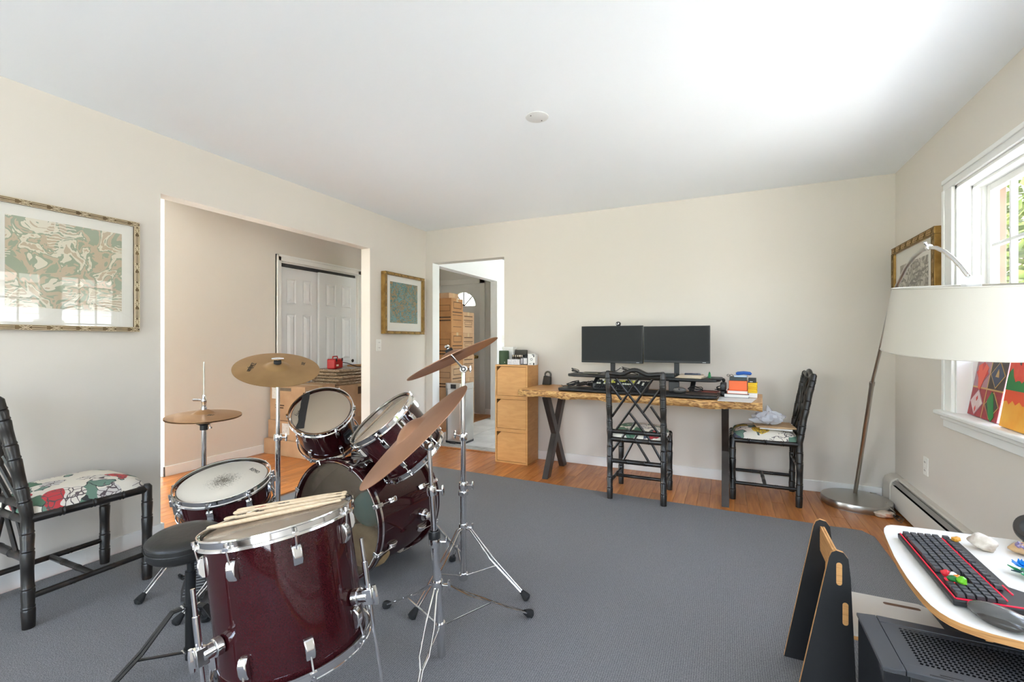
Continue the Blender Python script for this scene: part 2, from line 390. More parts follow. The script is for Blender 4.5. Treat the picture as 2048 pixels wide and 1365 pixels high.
for (y0, y1) in lights:
    z0, z1 = WZ0, WZ1-.03; f = .035
    b = MB(); b.box(1.262, 1.30, y0, y0+f, z0, z1); b.box(1.262, 1.30, y1-f, y1, z0, z1); b.box(1.262, 1.30, y0+f, y1-f, z0, z0+f); b.box(1.262, 1.30, y0+f, y1-f, z1-f, z1)
    sash = part('sash', b, white_p, w1, bevel=.003)
    gy0, gy1, gz0, gz1 = y0+f, y1-f, z0+f, z1-f; nc, nr, mw = 3, 4, .018
    for k in range(1, nc):
        yy = gy0+(gy1-gy0)*k/nc; b = MB(); b.box(1.268, 1.294, yy-mw/2, yy+mw/2, gz0, gz1); part('muntin', b, white_p, sash, bevel=.003)
    for k in range(1, nr):
        zz = gz0+(gz1-gz0)*k/nr; b = MB(); b.box(1.269, 1.293, gy0, gy1, zz-mw/2, zz+mw/2); part('muntin', b, white_p, sash, bevel=.003)
    for k in range(nc):
        for j in range(nr):
            ya, yb2 = gy0+(gy1-gy0)*k/nc, gy0+(gy1-gy0)*(k+1)/nc; za, zb = gz0+(gz1-gz0)*j/nr, gz0+(gz1-gz0)*(j+1)/nr
            b = MB(); b.add([(1.281, ya, za), (1.281, yb2, za), (1.281, yb2, zb), (1.281, ya, zb)], [(0, 1, 2, 3)]); part('pane', b, pane_m, sash)
tan = mat('exterior_trim', srgb(120, 96, 72), .8, col2=srgb(104, 82, 62), scale=9)
m = MB()
m.box(1.31, 1.345, WY1-.03, WY1+.06, WZ0-.1, WZ1+.08); m.box(1.31, 1.345, WY0-.06, WY0+.03, WZ0-.1, WZ1+.08); m.box(1.31, 1.36, WY0-.06, WY1+.06, WZ1-.03, WZ1+.08); m.box(1.31, 1.45, WY0-.06, WY1+.06, WZ0-.1, WZ0-.03)
part('exterior_casing', m, tan, w1, bevel=.004)
w2 = struct_root('window_added_rear', (-1, -1.95, .3))  # unseen windows added behind the camera to fill the room with light
m = MB()
for x in (-2.85, -2.23, -1.61, -.55, .20, .94): m.box(x, x+.06, -2.0, -1.9, .12, 2.36)
m.box(-2.85, -1.55, -2.0, -1.9, .12, .2); m.box(-2.85, -1.55, -2.0, -1.9, 2.28, 2.36); m.box(-.55, 1.0, -2.0, -1.9, .12, .2); m.box(-.55, 1.0, -2.0, -1.9, 2.28, 2.36)
part('frame', m, white_p, w2, bevel=.004)
for xa, xb in ((-2.79, -2.23), (-2.17, -1.61), (-.49, .20), (.26, .94)):
    m = MB(); m.add([(xa, -1.95, .2), (xb, -1.95, .2), (xb, -1.95, 2.28), (xa, -1.95, 2.28)], [(0, 1, 2, 3)]); part('pane', m, pane_m, w2)
w3 = struct_root('window_added_side', (-7.15, .2, .4)); m = MB()  # unseen window added in the side room to light the hall
for y in (-1.8, .16, 2.12): m.box(-7.18, -7.1, y, y+.08, .1, 2.35)
m.box(-7.18, -7.1, -1.8, 2.2, .1, .18); m.box(-7.18, -7.1, -1.8, 2.2, 2.27, 2.35); part('frame', m, white_p, w3)

# closet: casing, two six-panel sliding doors
white_d = mat('white_door_paint', srgb(234, 236, 237), .5)
cl = struct_root('door_1', (-4.46, 4.0, 0))
m = MB()
m.box(-4.45, -4.425, 3.40, 3.46, 0, 2.135); m.box(-4.45, -4.425, 4.62, 4.68, 0, 2.135); m.box(-4.45, -4.425, 3.40, 4.68, 2.075, 2.135)
m.box(-4.45, -4.415, 3.40, 3.42, 0, 2.145); m.box(-4.45, -4.415, 3.40, 4.68, 2.122, 2.145)
m.box(-4.57, -4.45, 3.46, 3.475, 0, 2.075); m.box(-4.57, -4.45, 4.605, 4.62, 0, 2.075); m.box(-4.57, -4.45, 3.46, 4.62, 2.06, 2.075)
part('casing', m, white_p, cl, bevel=.004)
m = MB(); m.box(-4.53, -4.47, 3.475, 4.605, 2.03, 2.06); part('track', m, dark_m, cl)
def sixpanel(xf, y0, y1, parent, zt=2.025):
    b = MB(); b.box(xf-.032, xf, y0, y1, .01, zt); d = part('door_leaf', b, white_d, parent, bevel=.002)
    w = y1-y0; st = .095; pw = (w-3*st)/2
    for (z0, z1) in ((1.62, 1.90), (.95, 1.50), (.22, .80)):
        for k in range(2):
            a = y0+st+k*(pw+st); c = a+pw; p = MB()
            xs = xf+.001
            p.add([(xs,a,z0),(xs,c,z0),(xs,c,z1),(xs,a,z1),(xs-.009,a+.014,z0+.014),(xs-.009,c-.014,z0+.014),(xs-.009,c-.014,z1-.014),(xs-.009,a+.014,z1-.014),
                   (xs+.006,a+.045,z0+.045),(xs+.006,c-.045,z0+.045),(xs+.006,c-.045,z1-.045),(xs+.006,a+.045,z1-.045)],
                  [(0,1,5,4),(1,2,6,5),(2,3,7,6),(3,0,4,7),(4,5,9,8),(5,6,10,9),(6,7,11,10),(7,4,8,11),(8,9,10,11)])
            # sink the moulded field: shift so that the bevel stands out of the leaf
            part('door_panel', MB().add([(x+.008, y, z) for (x, y, z) in p.v], p.f), white_d, d, smooth=False)
    return d
sixpanel(-4.495, 3.475, 4.012, cl); d2 = sixpanel(-4.455, 4.0, 4.605, cl)
m = MB(); m.lathe([(0, 0), (.022, 0), (.022, .003), (0, .003)], 16, (-4.4555, 4.545, .93), (1, 0, 0)); part('finger_pull', m, mat('dark_brass', (.05, .04, .03), .4, .8), d2)

# front door with fanlight
fd = struct_root('door_2', (-4.0, 6.5, 0))
m = MB(); Y0, Y1 = 6.50, 6.545; fx, fz, fr_ = -3.935, 1.765, .235
arc = [(fx+fr_*math.cos(math.pi*k/16), fz+fr_*math.sin(math.pi*k/16)) for k in range(17)]
def yprism(mb, poly2, y0, y1): mb.prism([(x, y0, z) for x, z in poly2], (0, y1-y0, 0))
yprism(m, [(DX0, .0), (DX1, .0), (DX1, fz), (DX0, fz)], Y0, Y1)
yprism(m, [(DX1, fz)]+[(DX1, DZ), (fx, DZ)]+[arc[k] for k in range(8, -1, -1)], Y0, Y1)
yprism(m, [(fx, DZ), (DX0, DZ), (DX0, fz)]+[arc[k] for k in range(16, 7, -1)], Y0, Y1)
leaf = part('door_leaf', m, mat('front_door_paint', srgb(214, 214, 211), .5), fd)
m = MB()
for k in range(16): m.beam((arc[k][0], 6.497, arc[k][1]), (arc[k+1][0], 6.497, arc[k+1][1]), .012, .02, (0, 1, 0))
m.beam((fx-fr_, 6.497, fz), (fx+fr_, 6.497, fz), .014, .02, (0, 1, 0))
part('fanlight_frame', m, white_p, leaf)
for k in (4, 8, 11):
    b = MB(); b.beam((fx, 6.51, fz), (fx+fr_*math.cos(math.pi*k/16), 6.51, fz+fr_*math.sin(math.pi*k/16)), .018, .014, (0, 1, 0)); part('fanlight_bar', b, mat('lead_bar', srgb(70, 68, 60), .8), leaf)
m = MB(); m.add([(x, 6.525, z) for x, z in arc], [tuple(range(17))]); part('pane', m, pane_m, leaf)
m = MB(); m.lathe([(0, 0), (.03, 0), (.03, .008), (.012, .012), (.012, .035), (.026, .045), (.03, .06), (.022, .075), (0, .08)], 16, (-3.68, 6.50, .93), (0, -1, 0)); part('door_knob', m, mat('brass', (.45, .33, .14), .25, 1), leaf)
m = MB(); m.box(DX0-.08, DX0+.02, 6.48, 6.5, 0, DZ+.09); m.box(DX1-.02, DX1+.075, 6.48, 6.5, 0, DZ+.09); m.box(DX0-.05, DX1+.075, 6.48, 6.5, DZ, DZ+.09); part('casing', m, mat('entry_trim', srgb(222, 221, 217), .5), fd, bevel=.004)

# outlets and switch plates (fixed to the walls)
plate_m = mat('plate_plastic', srgb(236, 233, 226), .4)
def plate(name, label, cat, org, nx, kind):
    o = V(org); n = V(nx); t = V((-n.y, n.x, 0)); r = thing(name, label, cat, o)
    rot = Matrix((t, V((0, 0, 1)), n)).transposed()
    b = MB(); b.obox(o+n*.003, (.07, .114, .006), rot); part('cover_plate', b, plate_m, r, bevel=.002)
    if kind == 'outlet':
        for dz in (-.026, .026):
            b = MB(); b.obox(o+n*.007+V((0, 0, dz)), (.034, .03, .003), rot); s_ = part('socket', b, plate_m, r, bevel=.001)
            for dx in (-.008, .008): b = MB(); b.obox(o+n*.0088+t*dx+V((0, 0, dz)), (.003, .01, .001), rot); part('slot', b, dark_m, s_)
    else:
        b = MB(); b.obox(o+n*.008, (.012, .026, .01), rot); part('toggle', b, plate_m, r, bevel=.002)
    return r
plate('wall_outlet', 'white duplex outlet on beige wall under small teal picture', 'outlet', (XL, 3.497, 1.15), (1, 0, 0), 'outlet')
plate('wall_outlet', 'white wall outlet above the baseboard heater', 'outlet', (XR, 3.70, .40), (-1, 0, 0), 'outlet')
plate('light_switch', 'white light switch on white kitchen wall beyond the doorway', 'switch', (-3.09, 6.28, 1.22), (1, 0, 0), 'switch')
# ceiling cover plate
c = thing('ceiling_plate', 'round white blank cover plate with two screws on ceiling', 'cover plate', (-.948, 2.353, 2.44))
m = MB(); m.lathe([(0, -.006), (.058, -.006), (.064, -.003), (.064, 0)], 40, (-.948, 2.353, 2.44)); part('disc', m, mat('cover_plate_paint', srgb(222, 222, 220), .6), c)
for dx, dy in ((.012, .04), (-.022, -.038)):
    b = MB(); b.lathe([(0, -.0075), (.004, -.007), (.004, -.005)], 10, (-.948+dx, 2.353+dy, 2.44)); part('screw', b, mat('screw', (.1, .1, .1), .4, .6), c)

# baseboard heater along the right wall
h = thing('baseboard_heater', 'long low metal baseboard heater along wall under the window', 'heater', (1.10, 2.2, 0))
heat_m = mat('heater_enamel', srgb(205, 199, 188), .35); HY0, HY1 = -1.2, 4.15
prof = lambda pts, y0, y1, b: b.prism([(x, y0, z) for x, z in pts], (0, y1-y0, 0))
m = MB(); prof([(XR, .0), (XR-.006, .0), (XR-.006, .205), (XR-.032, .205), (XR-.040, .200), (XR-.040, .204), (XR-.033, .211), (XR, .211)], HY0, HY1, m); part('back_plate', m, heat_m, h)
m = MB(); prof([(XR-.078, .025), (XR-.074, .025), (XR-.074, .155), (XR-.068, .163), (XR-.071, .166), (XR-.078, .157)], HY0, HY1, m); part('front_cover', m, heat_m, h)
m = MB(); prof([(XR-.066, .176), (XR-.047, .193), (XR-.049, .196), (XR-.068, .179)], HY0, HY1, m); part('damper', m, mat('damper', srgb(150, 148, 142), .35, .4), h)
m = MB(); m.box(XR-.073, XR-.007, HY0, HY1, .03, .160); part('gap_shade_core', m, mat('gap_shade_black', (.004, .004, .004), .9, spec=.1), h)  # near-black block paints the shade inside the heater's gap
m = MB(); prof([(XR, 0), (XR-.084, 0), (XR-.084, .16), (XR-.072, .19), (XR-.04, .212), (XR, .215)], HY1-.06, HY1+.10, m); part('end_cap', m, heat_m, h, bevel=.006)
# ================================================================ outdoors
grass_m = mat('lawn', srgb(70, 84, 48), .95, col2=srgb(90, 102, 60), scale=30)
m = MB(); m.box(-40, 60, -40, 60, -.9, -.62); struct('ground', m, grass_m)
bounce_paving_m = mat('bounce_paving', srgb(205, 203, 198), .85, col2=srgb(190, 188, 182), scale=3)
m = MB(); m.box(-14, 10.5, -10, 7.5, -.62, -.6); struct('pavement_bounce', m, bounce_paving_m)  # added pale ground that bounces neutral daylight in through the windows
sid = mat('white_siding', srgb(240, 239, 234), .7)
g = thing('garage', 'white clapboard garage with shallow roof across the yard', 'garage', (7, 1, -.6))
m = MB(); m.box(6.05, 10, -3, 6.0, -.6, 2.35); part('wall', m, sid, g)
b0 = MB(); b0.add([(0, -4.5, 0), (-.03, -4.5, 0), (-.004, -4.5, .18), (0, -4.5, .18), (0, 4.5, 0), (-.03, 4.5, 0), (-.004, 4.5, .18), (0, 4.5, .18)], [(0,1,2,3),(7,6,5,4),(0,4,5,1),(1,5,6,2),(2,6,7,3)])
s0 = mesh_obj('siding_board', b0, sid, smooth=False); me_s = s0.data; bpy.data.objects.remove(s0)
for k in range(16):
    o = bpy.data.objects.new('siding_board', me_s); COL.objects.link(o); o.parent = g; o.location = (6.05-7, 1.5-1, k*.18)
m = MB(); m.prism([(5.7, -3.3, 2.3), (10.4, -3.3, 2.3), (8.1, -3.3, 3.1)], (0, 9.6, 0)); part('roof', m, mat('roof_shingle', srgb(150, 140, 130), .9, col2=srgb(120, 112, 104), scale=20), g)
hs = thing('neighbour_house', 'low pale house with reddish tiled roof among the trees', 'house', (7.5, 16, -.6))
m = MB(); m.box(4.5, 12, 14, 19, -.6, 2.0); part('wall', m, mat('brick_render', srgb(120, 92, 76), .9), hs)
m = MB(); m.prism([(4.2, 13.6, 1.9), (4.2, 19.4, 1.9), (4.2, 16.5, 3.6)], (8.2, 0, 0)); part('roof', m, mat('red_tile', srgb(140, 74, 54), .9, col2=srgb(104, 56, 42), scale=14), hs)
m = MB(); m.box(6, 7.1, 13.98, 14, .3, 1.5); part('window', m, dark_m, hs)
leaf_m = [mat('leaf_a', srgb(84, 104, 40), .7, col2=srgb(130, 140, 60), scale=3, rand=.1), mat('leaf_b', srgb(62, 86, 38), .7, col2=srgb(100, 118, 52), scale=3, rand=.1)]
bark = mat('bark', srgb(96, 78, 60), .9, bump=.3, bscale=20)
def tree(label, x, y, h, rx, k, n=1500):
    t = thing('tree', label, 'tree', (x, y, -.6), group='trees beyond the yard')
    b = MB(); b.tube([(x, y, -.6), (x+.1, y, h*.35), (x-.1, y+.1, h*.6)], [.16, .12, .05], 8)
    for q in range(4):
        a = q*1.6+k; b.tube([(x, y, h*.33), (x+rx*.6*math.cos(a), y+rx*.6*math.sin(a), h*.62)], [.07, .02], 6)
    part('trunk', b, bark, t)
    rnd = random.Random(k*13+5); c = MB()
    cl_ = [(x+rx*.75*rnd.uniform(-1, 1), y+rx*.75*rnd.uniform(-1, 1), h*rnd.uniform(.42, .9)) for _ in range(16)]
    for i in range(n):
        p = V(rnd.choice(cl_))+V((rnd.gauss(0, 1), rnd.gauss(0, 1), rnd.gauss(0, .8))).normalized()*rx*.42*rnd.uniform(.55, 1)
        a = V((rnd.uniform(-1, 1), rnd.uniform(-1, 1), rnd.uniform(-.6, .6))).normalized()*rnd.uniform(.10, .2); bb_ = a.cross(V((rnd.uniform(-1, 1), rnd.uniform(-1, 1), 1))).normalized()*rnd.uniform(.05, .1)
        c.add([p-a, p+bb_, p+a, p-bb_], [(0, 1, 2, 3)])
    o = part('foliage', c, leaf_m[k % 2], t, smooth=False); o['kind'] = 'stuff'
tree('tall leafy tree beside the red roofed house', 4.6, 10.3, 4.4, 2.0, 0, 4200)
tree('broad yellow green tree behind the garage roof', 14.0, -4.0, 6.0, 2.3, 1, 1800)
tree('dark green tree behind the garage between two taller ones', 14.0, 1.2, 5.6, 2.3, 2, 1800)
tree('pale green tree at the end of the garage', 13.6, 6.8, 6.2, 2.4, 3, 1800)
tree('slim leafy tree in front of the garage wall', 4.4, 1.3, 2.6, .6, 4, 700)
tree('green tree outside the front door', -4.6, 10.5, 5.5, 2.4, 5, 1500)
tree('rounded tree on the lawn past the added rear windows', -1.5, -12, 5.0, 2.5, 6, 1200)
# ================================================================ rug
rug_m = bpy.data.materials.new('grey_carpet'); rug_m.use_nodes = True
_n = rug_m.node_tree.nodes; _l = rug_m.node_tree.links; _p = _n['Principled BSDF']; _p.inputs['Roughness'].default_value = .95; sset(_p, 'Specular IOR Level', .1)
_tc = _n.new('ShaderNodeTexCoord')
_v = _n.new('ShaderNodeTexVoronoi'); _v.inputs['Scale'].default_value = 170; _l.new(_tc.outputs['Object'], _v.inputs['Vector'])
_z = _n.new('ShaderNodeTexNoise'); _z.inputs['Scale'].default_value = 260; _z.inputs['Detail'].default_value = 2; _l.new(_tc.outputs['Object'], _z.inputs['Vector'])
_w = _n.new('ShaderNodeTexWave'); _w.inputs['Scale'].default_value = 40; _w.inputs['Distortion'].default_value = 1.2; _w.bands_direction = 'X'; _l.new(_tc.outputs['Object'], _w.inputs['Vector'])
_mx = _n.new('ShaderNodeMath'); _mx.operation = 'ADD'; _l.new(_z.outputs['Fac'], _mx.inputs[0]); _mw = _n.new('ShaderNodeMath'); _mw.operation = 'MULTIPLY'; _mw.inputs[1].default_value = .18; _l.new(_w.outputs['Fac'], _mw.inputs[0]); _l.new(_mw.outputs[0], _mx.inputs[1])
_r = _n.new('ShaderNodeValToRGB'); _r.color_ramp.elements[0].position = .38; _r.color_ramp.elements[1].position = .85; _r.color_ramp.elements[0].color = (*srgb(102, 102, 104), 1); _r.color_ramp.elements[1].color = (*srgb(150, 149, 150), 1)
_l.new(_mx.outputs[0], _r.inputs[0]); _l.new(_r.outputs[0], _p.inputs['Base Color'])
_b = _n.new('ShaderNodeBump'); _b.inputs['Strength'].default_value = .5; _b.inputs['Distance'].default_value = .004; _l.new(_mx.outputs[0], _b.inputs['Height']); _l.new(_b.outputs[0], _p.inputs['Normal'])
rnd = random.Random(3)
def edge(a, b, n, amp):
    a, b = V(a), V(b); d = (b-a).normalized(); p = V((-d.y, d.x, 0))
    return [a.lerp(b, k/n)+p*(rnd.uniform(-amp, amp) if 0 < k < n else 0) for k in range(n)]
poly = edge((-3.055, -1.7, .001), (.83, -1.7, .001), 4, 0)+edge((.83, -1.7, .001), (.815, 3.40, .001), 60, .002)+edge((.815, 3.40, .001), (.77, 3.475, .001), 3, .004)+edge((.77, 3.475, .001), (-3.04, 3.565, .001), 90, .003)+edge((-3.04, 3.565, .001), (-3.055, -1.7, .001), 30, .001)
m = MB(); m.prism(poly, (0, 0, .012)); solid('area_rug', m, rug_m, 'large grey flat woven carpet over the wooden floor', 'rug', smooth=False)
RUG = .013

# ================================================================ bamboo-style chairs
bamboo = mat('black_lacquer_bamboo', srgb(24, 20, 17), .36, col2=srgb(58, 42, 30), scale=26, lo=.55, hi=.8, coat=.1)
def floral_mat(name, seed, base=srgb(226, 218, 203), red=srgb(196, 66, 70), cols=None):
    m = bpy.data.materials.new(name); m.use_nodes = True; nt = m.node_tree; N = nt.nodes; L = nt.links; p = N['Principled BSDF']; p.inputs['Roughness'].default_value = .8
    tc = N.new('ShaderNodeTexCoord'); mp = N.new('ShaderNodeMapping'); mp.inputs['Location'].default_value = (seed*1.7, seed*.9, 0); L.new(tc.outputs['Object'], mp.inputs[0])
    nz = N.new('ShaderNodeTexNoise'); nz.inputs['Scale'].default_value = 9; nz.inputs['Detail'].default_value = 2; L.new(mp.outputs[0], nz.inputs['Vector'])
    mixv = N.new('ShaderNodeMix'); mixv.data_type = 'VECTOR'; mixv.inputs[0].default_value = .10
    L.new(mp.outputs[0], mixv.inputs[4]); L.new(nz.outputs['Color'], mixv.inputs[5])
    def vor(scale, feat='F1'):
        v = N.new('ShaderNodeTexVoronoi'); v.inputs['Scale'].default_value = scale; v.feature = feat; L.new(mixv.outputs[1], v.inputs['Vector']); return v
    big = vor(8.5); edge_ = vor(8.5, 'DISTANCE_TO_EDGE'); petal = vor(34, 'DISTANCE_TO_EDGE'); leafv = vor(14); leafe = vor(14, 'DISTANCE_TO_EDGE')
    cr = N.new('ShaderNodeValToRGB'); cr.color_ramp.interpolation = 'CONSTANT'
    cols = cols or [(0, base), (.30, red), (.44, base), (.55, srgb(204, 198, 190)), (.66, srgb(214, 178, 54)), (.74, base), (.86, srgb(170, 60, 84)), (.93, srgb(80, 92, 112))]
    while len(cr.color_ramp.elements) < len(cols): cr.color_ramp.elements.new(.5)
    for e, (a, c) in zip(cr.color_ramp.elements, cols): e.position = a; e.color = (*c, 1)
    sep = N.new('ShaderNodeSeparateColor'); L.new(big.outputs['Color'], sep.inputs[0]); L.new(sep.outputs[0], cr.inputs[0])
    # flower discs: colour inside the cell, base outside
    fm = N.new('ShaderNodeMath'); fm.operation = 'LESS_THAN'; fm.inputs[1].default_value = .46; L.new(big.outputs['Distance'], fm.inputs[0])
    def mix(f, a, b):
        x = N.new('ShaderNodeMix'); x.data_type = 'RGBA'; L.new(f, x.inputs[0])
        for sock, val in ((6, a), (7, b)):
            if isinstance(val, tuple): x.inputs[sock].default_value = (*val, 1)
            else: L.new(val, x.inputs[sock])
        return x.outputs[2]
    sep2 = N.new('ShaderNodeSeparateColor'); L.new(leafv.outputs['Color'], sep2.inputs[0])
    lf = N.new('ShaderNodeMath'); lf.operation = 'GREATER_THAN'; lf.inputs[1].default_value = .58; L.new(sep2.outputs[1], lf.inputs[0])
    lc = N.new('ShaderNodeMix'); lc.data_type = 'RGBA'; L.new(sep2.outputs[2], lc.inputs[0]); lc.inputs[6].default_value = (*srgb(74, 112, 84), 1); lc.inputs[7].default_value = (*srgb(116, 142, 128), 1)
    ground_ = mix(lf.outputs[0], base, lc.outputs[2])
    le = N.new('ShaderNodeMath'); le.operation = 'LESS_THAN'; le.inputs[1].default_value = .035; L.new(leafe.outputs['Distance'], le.inputs[0])
    le2 = N.new('ShaderNodeMath'); le2.operation = 'MULTIPLY'; L.new(le.outputs[0], le2.inputs[0]); L.new(lf.outputs[0], le2.inputs[1])
    ground2 = mix(le2.outputs[0], ground_, srgb(52, 54, 56))
    pe = N.new('ShaderNodeMath'); pe.operation = 'LESS_THAN'; pe.inputs[1].default_value = .05; L.new(petal.outputs['Distance'], pe.inputs[0])
    fl_ = mix(pe.outputs[0], cr.outputs[0], srgb(96, 84, 84))
    c1 = mix(fm.outputs[0], ground2, fl_)
    L.new(c1, p.inputs['Base Color']); b = N.new('ShaderNodeBump'); b.inputs['Strength'].default_value = .15; L.new(nz.outputs['Fac'], b.inputs['Height']); L.new(b.outputs[0], p.inputs['Normal'])
    return m
def bamboo_rod(b, p, q, r, nodes=3, n=10):
    p, q = V(p), V(q); L_ = (q-p).length; st = [0]; rad = [r]
    for k in range(1, nodes+1):
        t = k/(nodes+1); e = .006/L_
        for dt, f in ((-2*e, 1), (-e, 1.13), (0, .97), (e, 1.13), (2*e, 1)): st.append(t+dt); rad.append(r*f)
    st.append(1); rad.append(r)
    b.tube([p.lerp(q, t) for t in st], rad, n)
def polyrod(b, pts, r, n=10):
    P = []; rad = []
    for i in range(len(pts)-1):
        a, c = V(pts[i]), V(pts[i+1]); m_ = 3
        for k in range(m_):
            t = k/m_; P.append(a.lerp(c, t)); rad.append(r)
            if 0 < k:
                P.insert(-1, a.lerp(c, t)-(c-a).normalized()*.006); rad.insert(-1, r*1.13); P.append(a.lerp(c, t)+(c-a).normalized()*.006); rad.append(r*1.13)
                P.append(a.lerp(c, t)+(c-a).normalized()*.012); rad.append(r)
    P.append(V(pts[-1])); rad.append(r); P.append(V(pts[-1])+(V(pts[-1])-V(pts[-2])).normalized()*.012); rad.append(r*.55)
    b.tube(P, rad, n)
def make_chair(label, seat_mat, loc, rot):
    t = thing('bamboo_chair', label, 'chair', (0, 0, 0), group='black bamboo chairs', local=True)
    hw, yb, yf, sz, zt = .192, -.215, .215, .445, .945
    bk = lambda z: yb-(.0 if z < .46 else .085*((z-.46)/(zt-.46))**1.15)       # lean of the back
    for s in (-1, 1):
        b = MB(); polyrod(b, [(s*hw, yb+.004, 0), (s*hw, yb, .24), (s*hw, yb, .46), (s*hw, bk(.64), .64), (s*hw, bk(.82), .82), (s*hw, bk(zt), zt)], .0205, 12); part('back_leg', b, bamboo, t)
        b = MB(); polyrod(b, [(s*hw, yf, 0), (s*hw, yf, .23), (s*hw, yf, sz+.012)], .0205, 12); part('front_leg', b, bamboo, t)
        b = MB(); bamboo_rod(b, (s*hw, yb, sz), (s*hw, yf, sz), .0185, 3); part('seat_rail', b, bamboo, t)
        b = MB(); bamboo_rod(b, (s*hw, yb, .125), (s*hw, yf, .125), .0125, 2); part('side_stretcher', b, bamboo, t)
    for y in (yb, yf): b = MB(); bamboo_rod(b, (-hw, y, sz), (hw, y, sz), .0185, 3); part('seat_rail', b, bamboo, t)
    b = MB(); bamboo_rod(b, (-hw, .0, .125), (hw, .0, .125), .0125, 2); part('cross_stretcher', b, bamboo, t)
    # serpentine top rail
    pts = []
    for k in range(25):
        u = k/24; x = -hw+2*hw*u; hump = .026*math.exp(-((u-.5)/.16)**2)-.010*math.exp(-((u-.25)/.1)**2)-.010*math.exp(-((u-.75)/.1)**2)
        pts.append((x, bk(.945), .940+hump))
    b = MB(); b.tube(pts, .0165, 10); part('top_rail', b, bamboo, t)
    b = MB(); b.tube([(x, y+.002, z-.026) for x, y, z in [pts[0]]]+[(pts[k][0], pts[k][1], .915) for k in (2, 22)]+[(pts[-1][0], pts[-1][1]+.002, pts[-1][2]-.026)], .010, 8); part('lower_yoke', b, bamboo, t)
    for z in (.505, .285): b = MB(); bamboo_rod(b, (-hw, bk(z), z), (hw, bk(z), z), .0165, 2); part('back_rail', b, bamboo, t)
    def lat(u0, w0, u1, w1, za, zb, r=.0088):
        b = MB(); p = []
        for k in range(4):
            u = u0+(u1-u0)*k/3; w = w0+(w1-w0)*k/3; z = za+(zb-za)*w; p.append((-hw+2*hw*u, bk(z), z))
        b.tube(p, r, 8); part('lattice_bar', b, bamboo, t)
    za, zb = .505, .925
    for q in ((.118,.99,.925,0), (.84,.97,.124,.03), (.34,.99,.61,.67), (.59,.98,.05,.26), (.04,.83,.24,.57), (.95,.78,.62,.35), (.78,.48,.965,.22), (.39,.34,.67,0), (.49,.19,.36,0)): lat(*q, za, zb)
    for q in ((.31,1,.04,.3), (.53,1,.26,.05), (.50,.72,.745,.04), (.68,1,.97,.12)): lat(*q, .285, .505)
    # upholstered seat
    b = MB(); sx, sy = hw+.008, .222
    def top(u, v):
        x, y = 2*u-1, 2*v-1; e = (1-abs(x)**5)*(1-abs(y)**5); x2 = x*(1-.05*abs(y)**6); y2 = y*(1-.05*abs(x)**6)
        return (x2*sx, y2*sy, sz+.014+.062*max(e, 0)**.45+.012*(1-x*x)*(1-y*y))
    b.grid(top, 22, 22); b.box(-sx+.02, sx-.02, -sy+.02, sy-.02, sz, sz+.016); part('seat_cushion', b, seat_mat, t)
    t.location = loc; t.rotation_euler = (0, 0, rot); return t
make_chair('black bamboo chair with peony seat pulled up to the wall beside the big picture', floral_mat('peony_fabric', 6.3, cols=[(0, srgb(200, 72, 72)), (.27, srgb(224, 216, 204)), (.48, srgb(206, 200, 194)), (.66, srgb(196, 66, 70)), (.76, srgb(222, 214, 202)), (.93, srgb(130, 84, 96))]), (-2.783, 1.055, RUG), R(1))
make_chair('black bamboo chair with lattice back tucked at the middle of the wooden desk', floral_mat('tiger_fabric', 2.3), (-.590, 3.605, .0075), R(0.5))
bpy.data.objects['bamboo_chair.001'].rotation_euler.x = R(-1.4)
cC = make_chair('black bamboo chair at the end of the desk with papers on its seat', floral_mat('blue_yellow_fabric', 3.4, red=srgb(70, 84, 104)), (.268, 4.0, .002), R(90))

